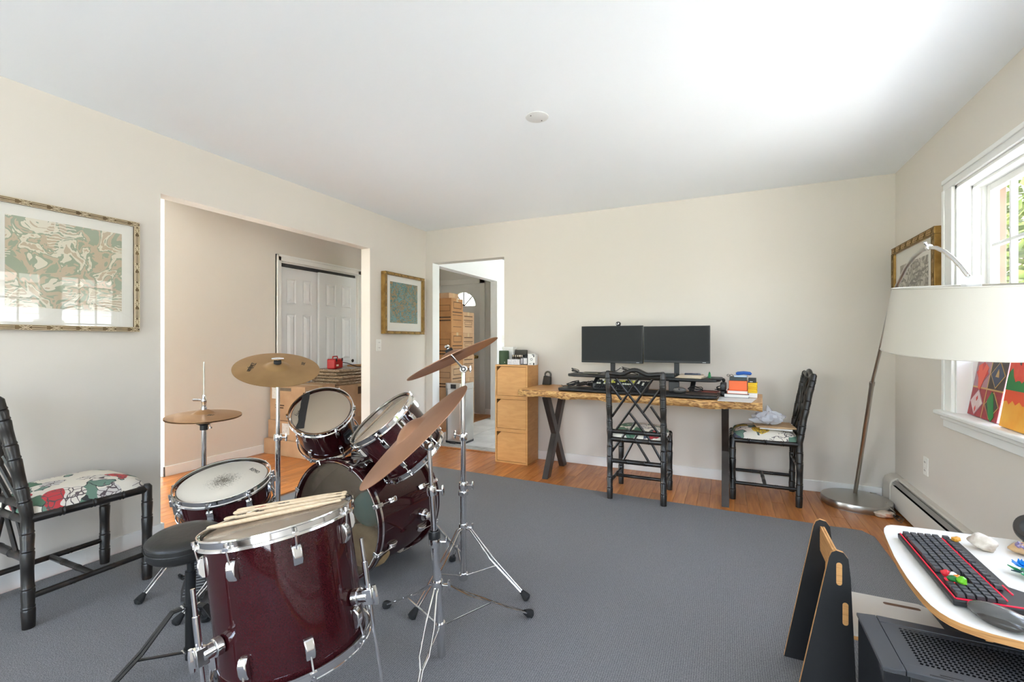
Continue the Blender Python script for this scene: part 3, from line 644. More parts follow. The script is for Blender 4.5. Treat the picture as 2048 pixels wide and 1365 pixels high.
# ================================================================ drum kit
lacq = mat('maroon_lacquer', (.028, .0036, .0040), .28, col2=(.042, .0070, .0095), scale=420, coat=1.0, coatr=.02, spec=0.0)
lug_m = chrome
head_w = mat('coated_drum_head', srgb(214, 206, 194), .55, col2=srgb(202, 192, 178), scale=14)
head_clear = film_mat('clear_drum_head', srgb(196, 176, 154), .62, .12)
head_bass = film_mat('smoky_drum_head', srgb(140, 124, 104), .42, .12)
ink = mat('black_ink', (.01, .01, .01), .5)
def disc_axes(n):                                   # in-plane axes: toward the viewer and to the right
    n = V(n).normalized(); r = V((_c, _s, 0)); r = (r-n*r.dot(n)).normalized(); return r, r.cross(n)   # right, toward viewer
def drum(name, label, C, n, rs, depth, nl, spin, head, hoop_w=.030, wood_hoop=False, reso=None, cat='drum', lugscale=1.0, twin=False):
    C = V(C); fr = frame_from(n); t = thing(name, label, cat, C)
    nn = V(n).normalized(); ro = rs+.012
    m = MB(); m.lathe([(rs, -.012), (rs, -depth), (rs-.006, -depth), (rs-.006, -.012)], 64, C, nn, closed=True); part('shell', m, lacq, t)
    hd = MB(); hd.lathe([(0, -.011), (rs-.004, -.011), (rs+.001, -.014), (rs+.003, -.02)], 64, C, nn); h = part('batter_head', hd, head, t)
    hd = MB(); hd.lathe([(0, -depth-.003), (rs-.004, -depth-.003), (rs+.001, -depth), (rs+.003, -depth+.008)], 64, C, nn); part('resonant_head', hd, reso or head_clear, t)
    if wood_hoop:
        for z0, z1 in ((.012, -.030), (-depth+.018, -depth-.024)):
            m = MB(); m.lathe([(rs+.001, z0), (rs+.016, z0), (rs+.016, z1), (rs+.001, z1)], 72, C, nn, closed=True); hp = part('hoop', m, lacq, t)
            m = MB(); zc = (z0+z1)/2; m.lathe([(rs+.0155, zc-.006), (rs+.0172, zc-.006), (rs+.0172, zc+.006), (rs+.0155, zc+.006)], 72, C, nn, closed=True); part('hoop_inlay', m, chrome, hp)
            m = MB(); m.torus(C+nn*(z0 if z0 > -.1 else z1), nn, rs+.006, .003, 72, 6); part('hoop_edge', m, chrome, hp)
    else:
        for k, (zt, sg) in enumerate(((0, -1), (-depth-.016, 1))):
            m = MB(); m.lathe([(ro-.001, zt), (ro+.003, zt), (ro+.0035, zt+sg*.004), (ro+.001, zt+sg*.006), (ro+.001, zt+sg*.021), (ro+.005, zt+sg*.024), (ro+.0065, zt+sg*hoop_w), (ro+.004, zt+sg*hoop_w), (ro-.0005, zt+sg*.026), (ro-.0015, zt+sg*.004)], 72, C, nn, closed=True)
            part('hoop', m, chrome, t)
    S = lugscale
    for k in range(nl):
        a = spin+2*math.pi*k/nl; er = fr @ V((math.cos(a), math.sin(a), 0)); et = nn.cross(er); rot = Matrix((et, er, nn)).transposed()
        for zt, sg in ((0, -1), (-depth-.016, 1)):
            lz = zt+sg*(.082*S+.0) if not wood_hoop else zt+sg*.105
            if twin and zt < 0: continue
            if twin: lz = -depth/2
            L_ = MB()
            base = C+er*(rs+.001)+nn*lz
            prof2 = [(-.002, -.030*S), (.010, -.027*S), (.018*S, -.012*S), (.017*S, .012*S), (.011, .026*S), (-.002, .030*S)]
            if twin: prof2 = [(-.002, -.026), (.010, -.024), (.017, -.016), (.012, 0), (.017, .016), (.010, .024), (-.002, .026)]
            w = .0125*S
            A = [base+er*e+nn*(z*(-sg))-et*w for e, z in prof2]
            L_.prism(A, et*2*w); part('lug', L_, lug_m, t, bevel=.003)
            rb = MB()
            if wood_hoop:
                p0 = C+er*(rs+.017)+nn*lz; p1 = C+er*(rs+.022)+nn*(zt+(.008 if sg < 0 else -.004)); rb.cyl(p0, p1, .0032, 8)
                rb.cyl(p1, p1+nn*(-sg)*.004, .006, 8); part('tension_rod', rb, chrome, t)
                cw_ = MB(); cc = C+er*(rs+.012)+nn*(zt+(-.006 if sg < 0 else -.004+.01))
                cw_.obox(cc+er*.006, (.020, .010, .040), rot); cw_.obox(cc+nn*(-sg)*.020-er*.004, (.022, .026, .006), rot); part('claw', cw_, chrome, t, bevel=.003)
            else:
                for sg2 in ((1,) if not twin else (1, -1)):
                    ztt = zt if sg2 == 1 else -depth-.016; sgg = sg if sg2 == 1 else -sg
                    p0 = C+er*(rs+.011)+nn*(lz-sgg*.0); p1 = C+er*(ro+.009)+nn*(ztt+sgg*.016)
                    rb = MB(); rb.cyl(p0, p1, .0030, 8); rb.cyl(p1, p1-nn*sgg*.010, .0055, 8); rb.obox(p1+nn*sgg*.006-er*.004, (.018, .014, .008), rot); part('tension_rod', rb, chrome, t)
    return t, h, fr
def wing(b, p, d, s=1.0):                            # wing nut or T-bolt at p, wings along d
    p, d = V(p), V(d).normalized(); b.tube([p-d*.022*s, p-d*.008*s, p+d*.008*s, p+d*.022*s], [.004*s, .0065*s, .0065*s, .004*s], 8)

# floor tom
FT, FTn = V((-1.266, .982, .645)), V((-.19, .0, .98)).normalized()
ft, fth, ftf = drum('floor_tom', 'maroon lacquered floor tom with drumsticks lying on its head', FT, FTn, .203, .40, 8, .30, head_clear, reso=head_clear)
r_, tv = disc_axes(FTn)
for a_deg, hz in ((240, .12), (352, .12), (100, .12)):
    a = R(a_deg); er = (r_*math.cos(a)-tv*(-math.sin(a))*-1)  # placed around the shell
    er = (r_*math.cos(a)+tv*(-math.sin(a))); er.normalize(); et = FTn.cross(er)
    c0 = FT-FTn*.275+er*.206
    b = MB(); b.cyl(c0, c0+er*.02, .024, 16); b.cyl(c0+er*.02, c0+er*.05, .019, 16); b.obox(c0+er*.052, (.03, .03, .045), Matrix((et, er, FTn)).transposed()); br = part('leg_bracket', b, chrome, ft, bevel=.002)
    b = MB(); wing(b, c0+er*.072, FTn, 1.3); b.cyl(c0+er*.05, c0+er*.072, .005, 8); part('wing_bolt', b, chrome, br)
    top = c0+er*.052+FTn*.17; foot = c0+er*.052-FTn*((c0.z-.03)/FTn.z)
    b = MB(); b.tube([top, foot], .0058, 10); b.cyl(c0+er*.052+FTn*.02, c0+er*.052+FTn*.10, .0085, 10); part('leg', b, chrome, ft)
    b = MB(); b.tube([foot+FTn*.03, foot+FTn*.0, foot-FTn*.016], [.010, .014, .012], 10); part('rubber_foot', b, rubber, ft)
# drumsticks on the floor tom
stick_m = mat('hickory', srgb(214, 186, 148), .45, col2=srgb(230, 206, 172), scale=12, stretch=(1, 14, 14))
def stick(label, u0, v0, u1, v1, lift, texts=(), tip=True):
    def hit(u, v):
        d = ray(u, v); P0 = FT-FTn*.011; O = V((0, 0, CAM_H)); t = (P0-O).dot(FTn)/d.dot(FTn); return O+d*t
    A, B = hit(u0, v0), hit(u1, v1); d = (B-A).normalized(); A = B-d*.405
    A, B = A+FTn*(lift+.0085), B+FTn*(lift+.0085)
    t = thing('drumstick', label, 'drumstick', A, group='drumsticks on the floor tom')
    b = MB(); L_ = (B-A).length; P = []; rr = []
    for s_, r in ((0, .003), (.006, .0062), (.014, .0072), (.30, .0072), (.33, .0068), (.38, .0042), (.388, .0038)): P.append(A+d*s_); rr.append(r)
    b.tube(P, rr, 12); part('shaft', b, stick_m, t)
    b = MB(); b.tube([A+d*.386, A+d*.390, A+d*.397, A+d*.403, A+d*.405], [.0036, .0052, .0056, .004, .001], 12); part('tip', b, stick_m, t)
    side = FTn.cross(d).normalized()
    for tx, s_, sz, mt in texts:
        lettering(tx, sz, mt, t, A+d*s_+FTn*.0068-side*.0022, -d if True else d, -side, depth=.0008, align='CENTER')
red_ink = mat('red_ink', srgb(170, 60, 40), .5)
stick('drumstick lying along the rim edge of the floor tom, unmarked', 402, 1066, 684, 1006, 0)
stick('drumstick with bold black model lettering beside the rim stick', 420, 1050, 692, 1000, 0, (('ROCK', .06, .011, ink), ('NOVA', .12, .010, ink)))
stick('drumstick with red print and VIC FIRTH lettering on floor tom', 428, 1040, 694, 995, .002, (('VIC FIRTH', .185, .009, ink), ('AMERICAN', .10, .008, red_ink)))
stick('plain drumstick farthest from the rim on the floor tom', 436, 1034, 695, 990, .001)

# snare
SN, SNn = V((-2.061, 1.311, .567)), V((.105, -.22, .97)).normalized()
worn = bpy.data.materials.new('worn_coated_head'); worn.use_nodes = True
_n = worn.node_tree.nodes; _l = worn.node_tree.links; _p = _n['Principled BSDF']; _p.inputs['Roughness'].default_value = .6
_tc = _n.new('ShaderNodeTexCoord'); _nz = _n.new('ShaderNodeTexNoise'); _nz.inputs['Scale'].default_value = 170; _nz.inputs['Detail'].default_value = 4; _l.new(_tc.outputs['Object'], _nz.inputs['Vector'])
_vl = _n.new('ShaderNodeVectorMath'); _vl.operation = 'LENGTH'; _l.new(_tc.outputs['Object'], _vl.inputs[0])
_mr = _n.new('ShaderNodeMapRange'); _mr.inputs['From Min'].default_value = .0; _mr.inputs['From Max'].default_value = .095; _mr.inputs['To Min'].default_value = .30; _mr.inputs['To Max'].default_value = -.22; _l.new(_vl.outputs['Value'], _mr.inputs['Value'])
_ad = _n.new('ShaderNodeMath'); _ad.operation = 'ADD'; _l.new(_nz.outputs['Fac'], _ad.inputs[0]); _l.new(_mr.outputs[0], _ad.inputs[1])
_r = _n.new('ShaderNodeValToRGB'); _r.color_ramp.elements[0].position = .46; _r.color_ramp.elements[1].position = .74; _r.color_ramp.elements[0].color = (*srgb(206, 198, 184), 1); _r.color_ramp.elements[1].color = (*srgb(104, 96, 84), 1)
_l.new(_ad.outputs[0], _r.inputs[0]); _l.new(_r.outputs[0], _p.inputs['Base Color'])
sn, snh, snf = drum('snare_drum', 'maroon snare drum with worn white coated head and black logo', SN, SNn, .178, .135, 8, .25, worn, twin=True)
r_, tv = disc_axes(SNn); lp = on_z(503, 931, SN.z+.01)
lettering('REMO', .026, ink, sn, SN+r_*.095-tv*.085-SNn*.0105, (r_*.8+tv*.5), -tv+r_*.5)
# strainer and butt plate
for s, ang in ((1, -.55), (-1, 2.6)):
    er = (r_*math.cos(ang)+tv*math.sin(ang)*1.0).normalized()
    b = MB(); rot = Matrix((SNn.cross(er), er, SNn)).transposed(); b.obox(SN+er*.187-SNn*.075, (.034, .02, .075), rot); b.obox(SN+er*.200-SNn*.06, (.02, .012, .03), rot); st_ = part('strainer', b, chrome, sn, bevel=.003)
    b = MB(); b.cyl(SN+er*.20-SNn*.045, SN+er*.20-SNn*.02, .006, 10); part('strainer_knob', b, chrome, st_)

# rack toms
T1, T1n = V((-1.981, 1.790, .818)), V((.345, -.555, .757)).normalized()
T2, T2n = V((-1.532, 1.745, .819)), V((-.39, -.50, .772)).normalized()
tom1, t1h, _ = drum('rack_tom', 'smaller maroon rack tom with black tape strip across its head', T1, T1n, .152, .24, 6, .15, head_clear, lugscale=.75)
tom2, t2h, _ = drum('rack_tom', 'larger maroon rack tom tilted behind the low copper cymbal', T2, T2n, .165, .26, 6, .62, head_clear, lugscale=.9)
tape_m = mat('gaffer_tape', (.022, .020, .019), .55, bump=.4, bscale=40)
tape2 = mat('faded_tape', srgb(150, 128, 104), .7)
def tape(t, T, Tn, p0, p1, w, mt, rr):
    def hit(u, v):
        d = ray(u, v); P0 = T-Tn*.0095; O = V((0, 0, CAM_H)); k = (P0-O).dot(Tn)/d.dot(Tn); return O+d*k
    A, B = hit(*p0), hit(*p1); d = (B-A).normalized(); s = Tn.cross(d); rd = random.Random(2)
    L_ = (B-A).length; pts = [A+d*L_*k/12+s*(w/2+rd.uniform(-.003, .003)) for k in range(13)]+[A+d*L_*k/12-s*(w/2+rd.uniform(-.001, .001)) for k in range(12, -1, -1)]
    b = MB(); b.prism(pts, Tn*.0008); part('tape_strip', b, mt, t, smooth=False)
tape(tom1, T1, T1n, (600, 858), (613, 786), .038, tape_m, .15); tape(tom2, T2, T2n, (712, 880), (785, 806), .022, tape2, .16)
r_, tv = disc_axes(T1n); lettering('Ludwig', .022, ink, tom1, T1-r_*.115+tv*.012-T1n*.0098, -tv+r_*.25, -r_, shear=.2)
r_, tv = disc_axes(T2n); lettering('Ludwig', .020, ink, tom2, T2-r_*.095+tv*.035-T2n*.0098, -tv+r_*.6, -r_, shear=.2)

# bass drum
BD, BDn = V((-1.728, 1.655, .3115)), V((-.035, -.999, .0)).normalized()
bd, bdh, bdf = drum('bass_drum', 'maroon bass drum lying on its side with smoky head', BD, BDn, .280, .42, 8, .39, head_bass, wood_hoop=True, reso=mat('black_front_head', (.02, .02, .02), .4))
r_, tv = disc_axes(BDn)
teal = mat('teal_fabric', srgb(40, 120, 120), .9); tanf = mat('tan_foam', srgb(176, 150, 110), .9, col2=srgb(150, 124, 86), scale=20)
b = MB(); b.ell(BD-BDn*.09+V((.125, 0, .045)), (.095, .055, .085)); solid('pillow', b, teal, 'teal pillow stuffed inside the bass drum', 'pillow')
b = MB(); b.ell(BD-BDn*.10+V((.08, 0, -.150)), (.16, .07, .105)); solid('pillow', b, tanf, 'tan pillow lying at the bottom inside the bass drum', 'pillow')
# spurs, tom holder
for s, ang in ((1, 15), (-1, 165)):
    a = R(ang); er = V((math.cos(a), 0, math.sin(a)-.35)).normalized(); c0 = BD-BDn*.30+er*.28
    b = MB(); b.cyl(c0, c0+er*.022, .030, 20); b.cyl(c0+er*.018, c0+er*.045, .020, 16); br = part('spur_bracket', b, chrome, bd, bevel=.002)
    foot = V((c0.x+er.x*.17, c0.y+.15, RUG+.015))
    b = MB(); b.tube([c0+er*.035, foot], [.009, .0075], 10); part('spur', b, chrome, bd)
    b = MB(); b.ell(foot, (.012, .012, .015)); part('spur_foot', b, rubber, bd)
    b = MB(); wing(b, c0+er*.05, BDn, 1.4); part('wing_bolt', b, chrome, br)
hold = BD-BDn*.17+V((0.0, 0, .283)); hd_t = hold+V((0, 0, .13))
b = MB(); b.obox(hold+V((0, 0, .006)), (.09, .07, .022)); b.cyl(hold, hold+V((0, 0, .05)), .020, 16); part('holder_base', b, chrome, bd, bevel=.003)
b = MB(); b.cyl(hold, hd_t, .013, 14); part('holder_post', b, chrome, bd)
b = MB(); b.obox(hd_t, (.085, .035, .04)); part('holder_block', b, black_m, bd, bevel=.005)
for T, Tn, rs, dp, tm_ in ((T1, T1n, .152, .24, tom1), (T2, T2n, .165, .26, tom2)):
    cc = T-Tn*dp*.55; d = (hd_t-cc); d = (d-Tn*d.dot(Tn)).normalized(); q = cc+d*(rs+.03)
    b = MB(); b.tube([hd_t, hd_t.lerp(q, .55)+V((0, 0, .012)), q], .0105, 12); part('holder_arm', b, chrome, bd)
    b = MB(); b.obox(cc+d*(rs+.008), (.05, .02, .08), Matrix((Tn.cross(d), d, Tn)).transposed()); b.obox(cc+d*(rs+.026), (.03, .026, .035), Matrix((Tn.cross(d), d, Tn)).transposed()); part('mount_bracket', b, black_m, tm_, bevel=.004)
    b = MB(); wing(b, q+Tn*.02, Tn.cross(d), 1.1); b.cyl(q, q+Tn*.022, .004, 8); part('wing_bolt', b, chrome, tm_)
# kick pedal
kp = thing('kick_pedal', 'chrome kick pedal clamped to the bass drum hoop', 'pedal', (-1.70, 1.45, RUG))
b = MB(); b.box(-1.74, -1.66, 1.33, 1.62, RUG, RUG+.008); part('base_plate', b, chrome, kp, bevel=.002)
for x in (-1.755, -1.645): b = MB(); b.tube([(x, 1.60, RUG), (x, 1.585, .13), (x, 1.585, .245)], [.010, .009, .008], 10); part('post', b, chrome, kp)
b = MB(); b.cyl((-1.77, 1.585, .235), (-1.63, 1.585, .235), .009, 12); part('axle', b, chrome, kp)
b = MB(); b.tube([(-1.685, 1.585, .235), (-1.685, 1.545, .42)], .0035, 8); part('beater_shaft', b, chrome, kp)
b = MB(); b.cyl((-1.685, 1.525, .43), (-1.685, 1.578, .43), .026, 20); part('beater', b, head_w, kp, bevel=.006)
b = MB(); b.prism([(-1.735, 1.28, RUG+.01), (-1.665, 1.28, RUG+.01), (-1.665, 1.57, .12), (-1.735, 1.57, .12)], (0, 0, .008)); part('footboard', b, dark_m, kp, bevel=.003)
# ================================================================ cymbals, stands, hi-hat, throne
def brass(name, c1, c2): return ramp_mat(name, [(.3, c1), (.7, c2)], scale=7, rough=.38, metal=.82, detail=3, stretch=(1, 1, 1))
bronze = brass('traditional_bronze', srgb(166, 132, 88), srgb(184, 150, 104))
copper = brass('aged_copper_bronze', srgb(162, 120, 94), srgb(180, 136, 108))
hatb = brass('hat_bronze', srgb(170, 130, 92), srgb(186, 146, 104))
def cymbal(name, label, C, n, r, mt, bell_r=None, bow=.022, bell_h=.022, flip=False, rings=True, group=None):
    C, n = V(C), V(n).normalized(); t = thing(name, label, 'cymbal', C, group=group); br = bell_r or r*.27; th = .0018
    prof = []
    for k in range(13):
        x = r-(r-br)*k/12; s = (r-x)/(r-br); prof.append((x, bow*(s**1.0)*(1-.25*s)))
    hb = prof[-1][1]
    for k in range(1, 9):
        a = k/8; prof.append((br*(1-a)+.0055*a, hb+bell_h*math.sin(a*math.pi/2)**.9))
    low = [(x, z-th) for x, z in reversed(prof)]
    m = MB(); m.lathe(prof+low, 72, C, n, closed=True); part('disc', m, mt, t, angle=60); return t, hb+bell_h
felt = mat('felt', (.03, .03, .03), .95)
def topnut(t, C, n, h):
    C, n = V(C), V(n).normalized(); b = MB(); b.lathe([(0, h), (.018, h), (.018, h+.012), (0, h+.012)], 18, C, n); part('felt_washer', b, felt, t)
    b = MB(); x = frame_from(n).col[0]; wing(b, C+n*(h+.024), x, 1.3); b.cyl(C+n*(h+.012), C+n*(h+.030), .006, 10); part('wing_nut', b, chrome, t)
def bent_leg(t, hub, foot, sep, pinch, r=.0035, strap=False, mt=None, brace_at=None, low=None):
    hub, foot = V(hub), V(foot); d = foot-hub; s = d.cross(V((0, 0, 1))).normalized(); mt = mt or chrome
    up = V((0, 0, 1)); knee = hub.lerp(foot, .12)+up*.02
    for sg in (-1, 1):
        if pinch:
            pts = [hub+s*sg*.008, hub.lerp(foot, .10)+s*sg*sep*.4+up*.012, hub.lerp(foot, .30)+s*sg*sep, hub.lerp(foot, .48)+s*sg*sep, hub.lerp(foot, .56)+s*sg*.004, hub.lerp(foot, .62)+s*sg*.004, hub.lerp(foot, .70)+s*sg*sep*.8, hub.lerp(foot, .9)+s*sg*sep*.6, foot+s*sg*.006]
        else: pts = [hub+s*sg*.008, hub.lerp(foot, .12)+s*sg*sep*.6+up*.025, hub.lerp(foot, .45)+s*sg*sep, foot+s*sg*.006]
        b = MB()
        if strap:
            for p, q in zip(pts[:-1], pts[1:]): b.beam(p, q, .014, .004, s.cross(d))
        else: b.tube(pts, r, 8)
        part('leg', b, mt, t)
    dn = d.normalized()
    b = MB(); b.tube([foot-dn*.035, foot-dn*.012, foot+dn*.004, foot+V((dn.x*.012, dn.y*.012, -.006))], [.010, .017, .019, .010], 10)
    b2 = MB()
    for v in b.v: b2.v.append((v[0], v[1], max(v[2], RUG)))
    b2.f = b.f; part('rubber_foot', b2, rubber, t)
    if brace_at is not None:
        b = MB(); q = hub.lerp(foot, brace_at); b.tube([low, q], .003, 8); part('brace', b, mt, t)
def collar(t, p, d, r, name='collar', mt=None, wb=None):
    p, d = V(p), V(d).normalized(); b = MB(); b.lathe([(r, -.016), (r+.006, -.016), (r+.0075, -.008), (r+.0075, .008), (r+.006, .016), (r, .016)], 18, p, d, closed=True); c = part(name, b, mt or chrome, t)
    if wb is not None: b = MB(); w = V(wb).normalized(); b.cyl(p+w*r, p+w*(r+.030), .004, 8); wing(b, p+w*(r+.03), d, .9); part('wing_bolt', b, chrome, c)
def tripod(t, base, feet, hub_z, low_z, lean=V((0, 0, 0)), pinch=False, r=.0145, sep=.012):
    x, y = base; at = lambda z: V((x, y, z))+lean*z
    for f in feet: bent_leg(t, at(hub_z), V((f[0], f[1], RUG+.012)), sep, pinch, brace_at=.56, low=at(low_z))
    collar(t, at(hub_z), V((0, 0, 1))+lean, r, wb=(.9, .3, 0)); collar(t, at(low_z), V((0, 0, 1))+lean, r)
def seg(t, name, p, q, r): b = MB(); b.cyl(p, q, r, 18); part(name, b, chrome, t)
def tilter(t, P, Q, n):                               # ratchet at P, rod to Q
    P, Q, n = V(P), V(Q), V(n).normalized(); view = (V((0, 0, CAM_H))-P); view.z = 0; view.normalize()
    b = MB(); b.cyl(P-view*.011, P+view*.011, .019, 20); h = part('tilter', b, chrome, t, bevel=.002)
    b = MB(); b.cyl(P+view*.011, P+view*.013, .012, 16); part('tilter_gear', b, dark_m, h)
    b = MB(); b.cyl(P+view*.013, P+view*.015, .006, 12); b.cyl(P, P-V((0, 0, .035)), .010, 12); part('tilter_bolt', b, chrome, h)
    b = MB(); b.tube([P, Q, Q+n*.012], [.006, .0045, .0045], 10); part('tilter_rod', b, chrome, t)
    b = MB(); sd = V((_c, _s, 0)); b.cyl(P+sd*.015, P+sd*.032, .0035, 8); wing(b, P+sd*.034, V((0, 0, 1)), .8); part('wing_bolt', b, chrome, t)

# high crash, seen from below
CU, CUn = V((-1.14, 1.79, 1.107)), V((-.425, -.12, .897)).normalized()
cu, hh_ = cymbal('crash_cymbal', 'tilted copper crash cymbal seen from below with wing nut on top', CU, CUn, .229, copper)
topnut(cu, CU, CUn, hh_)
st = thing('cymbal_stand', 'chrome tripod stand holding the high crash cymbal', 'cymbal stand', (-1.146, 1.892, RUG), group='chrome cymbal stands')
bx, by = -1.146, 1.892
seg(st, 'lower_tube', (bx, by, .045), (bx, by, .49), .0150); seg(st, 'middle_tube', (bx, by, .47), (bx, by, .73), .0125); seg(st, 'upper_tube', (bx, by, .70), (bx, by, 1.03), .0098)
tripod(st, (bx, by), [(-.815, 1.898), (-1.318, 2.064), (-1.199, 1.562)], .29, .052)
collar(st, (bx, by, .49), (0, 0, 1), .0150, wb=(_c, _s, 0)); collar(st, (bx, by, .725), (0, 0, 1), .0125, wb=(-_c, -_s, .3))
b = MB(); b.obox((bx, by, .455), (.04, .04, .03)); part('hinge_block', b, chrome, st, bevel=.008)
tilter(st, (bx, by, 1.055), CU+CUn*.02, CUn)

# low ride
CR, CRn = V((-1.010, 1.331, .853)), V((-.545, -.40, .737)).normalized()
cr_, hh_ = cymbal('ride_cymbal', 'large low copper ride cymbal tilted in front of the rack tom', CR, CRn, .254, copper, bell_r=.068, bow=.03, bell_h=.026)
st = thing('cymbal_stand', 'chrome tripod stand leaning under the low ride cymbal', 'cymbal stand', (-.95, 1.417, RUG), group='chrome cymbal stands')
lean = V((-.055, -.026, 0)); at = lambda z: V((-.95, 1.417, z))+lean*z
seg(st, 'lower_tube', at(.022), at(.47), .0150); seg(st, 'middle_tube', at(.44), at(.64), .0112); seg(st, 'upper_tube', at(.62), at(.80), .0085)
tripod(st, (-.95, 1.417), [(-.753, 1.79), (-1.352, 1.581), (-.803, 1.013)], .285, .13, lean, True, sep=.016)
collar(st, at(.47), V((0, 0, 1))+lean, .0150, mt=black_m); collar(st, at(.445), V((0, 0, 1))+lean, .0152, wb=(_c, _s, 0)); collar(st, at(.635), V((0, 0, 1))+lean, .0112, wb=(_c, _s, 0))
b = MB(); b.obox(at(.80), (.03, .03, .03)); part('tilter', b, chrome, st, bevel=.008)
b = MB(); b.tube([at(.81), CR+CRn*.005, CR+CRn*.07], [.007, .0045, .004], 10); part('tilter_rod', b, chrome, st)

# crash with lettering
CZ, CZn = V((-2.098, 1.615, 1.046)), V((.318, -.206, .926)).normalized()
cz, hz = cymbal('crash_cymbal', 'golden crash cymbal with black logo above the snare drum', CZ, CZn, .203, bronze, bell_r=.058, bow=.018, bell_h=.018)
topnut(cz, CZ, CZn, hz)
def cym_text(txt, u, v, size, **k):
    d = ray(u, v); O = V((0, 0, CAM_H)); P0 = CZ+CZn*.008; q = O+d*((P0-O).dot(CZn)/d.dot(CZn)); rad = (q-CZ); rad = rad-CZn*rad.dot(CZn)
    e = rad.normalized(); nrm = (CZn+e*.11).normalized()
    rr_, tv_ = disc_axes(nrm); s_ = (.203-rad.length)/(.203-.058); hgt = .018*s_*(1-.25*s_)
    org = CZ+rad+CZn*(hgt+.0012)
    lettering(txt, size, ink, cz, org, tv_+rr_*.25, rr_-tv_*.25, **k)
cym_text('Zildjian', 503, 735, .034, shear=.25); cym_text('ZBT', 606, 728, .024)
st = thing('cymbal_stand', 'chrome straight stand holding the golden crash cymbal beside boxes', 'cymbal stand', (-2.1, 1.62, RUG), group='chrome cymbal stands')
bx, by = -2.1, 1.62
seg(st, 'lower_tube', (bx, by, .03), (bx, by, .70), .0125); seg(st, 'upper_tube', (bx, by, .68), (bx, by, 1.02), .0095)
tripod(st, (bx, by), [(-2.30, 1.84), (-2.42, 1.50), (-2.04, 1.90)], .26, .06)
collar(st, (bx, by, .69), (0, 0, 1), .0125, wb=(_c, _s, 0)); b = MB(); b.obox((bx, by, .69), (.045, .02, .03)); part('hinge_block', b, chrome, st, bevel=.006)
b = MB(); b.tube([(bx, by, 1.01), CZ+CZn*.01, CZ+CZn*(hz+.02)], [.006, .0045, .004], 10); part('tilter_rod', b, chrome, st)

# hi-hat
HX, HY, HZ = -2.452, 1.460, .802; HN = (.045, -.02, 1)
c1, hb1 = cymbal('hi_hat_cymbal', 'upper bronze hi-hat cymbal clamped by chrome clutch', (HX, HY, HZ), HN, .170, hatb, bell_r=.048, bow=.020, bell_h=.018)
lettering('ZBT', .018, mat('faded_ink', (.06, .045, .03), .6), c1, V((HX, HY, HZ+.0125))+V((_c, _s, 0))*.075+V((_s, -_c, 0))*.06, (_c, _s, 0), (-_s, _c, .18), depth=.0006)
c2, _ = cymbal('hi_hat_cymbal', 'lower bronze hi-hat cymbal resting on black seat cup', (HX, HY, HZ-.006), HN, .170, hatb, bell_r=.048, bow=-.020, bell_h=-.018)
hhs = thing('hi_hat_stand', 'chrome hi-hat stand with ribbed black footboard by the opening', 'hi-hat stand', (HX, HY, RUG))
seg(hhs, 'lower_tube', (HX, HY, .05), (HX, HY, .50), .0140); seg(hhs, 'upper_tube', (HX, HY, .47), (HX, HY, .735), .0122)
seg(hhs, 'pull_rod', (HX, HY, .73), (HX, HY, 1.082), .0034)
b = MB(); b.lathe([(0, .728), (.018, .728), (.018, .752), (.036, .762), (.038, .770), (.030, .774), (0, .774)], 20, (HX, HY, 0)); cup = part('seat_cup', b, black_m, hhs)
sd = V((_c, _s, 0)); b = MB(); b.cyl(V((HX, HY, .768))+sd*.03, V((HX, HY, .742))+sd*.034, .003, 8); b.cyl(V((HX, HY, .744))+sd*.034, V((HX, HY, .736))+sd*.034, .008, 10); part('tilt_screw', b, chrome, cup)
b = MB(); b.lathe([(0, .832), (.014, .832), (.014, .846), (.010, .848), (.010, .868), (.013, .872), (.013, .888), (.009, .894), (.009, .91), (0, .91)], 16, (HX, HY, 0)); cl_ = part('clutch', b, chrome, hhs)
b = MB(); b.cyl(V((HX, HY, .882)), V((HX, HY, .884))-sd*.034, .006, 10); b.cyl(V((HX, HY, .884))-sd*.03, V((HX, HY, .885))-sd*.055, .0075, 12); part('clutch_screw', b, chrome, cl_)
for f in ((-2.376, 1.132), (-2.20, 1.68), (-2.76, 1.52)): bent_leg(hhs, V((HX, HY, .27)), V((f[0], f[1], RUG+.012)), .011, False, brace_at=.56, low=V((HX, HY, .06)))
collar(hhs, (HX, HY, .27), (0, 0, 1), .0140); collar(hhs, (HX, HY, .49), (0, 0, 1), .0140, wb=(.9, .4, 0))
d = V((.80, -.60, 0)).normalized(); s = V((-d.y, d.x, 0)); p0 = V((HX, HY, RUG))+d*.12
b = MB(); prf = [(-.0, .028), (.06, .036), (.14, .046), (.22, .05), (.29, .042), (.31, .0)]
pl = [p0+d*x+s*w+V((0, 0, .115-.28*x)) for x, w in prf]+[p0+d*x-s*w+V((0, 0, .115-.28*x)) for x, w in reversed(prf[:-1])]
b.prism(pl, (0, 0, .006)); fb = part('footboard', b, dark_m, hhs, bevel=.002)
for k in range(14):
    x = .03+k*.018; b = MB(); w = .026+.012*min(1, x/.2); c = p0+d*x+V((0, 0, .1225-.28*x)); b.beam(c-s*w, c+s*w, .006, .004); part('rib', b, mat('grey_rib', (.16, .16, .16), .5) if k == 0 else MATS['grey_rib'], fb)
b = MB(); b.beam(p0+d*.31+V((0, 0, .012)), V((HX, HY, .022)), .06, .008); part('pedal_plate', b, dark_m, hhs, bevel=.002)
b = MB(); b.tube([p0+V((0, 0, .115)), V((HX, HY, .18))], .004, 6); part('chain', b, chrome, hhs)

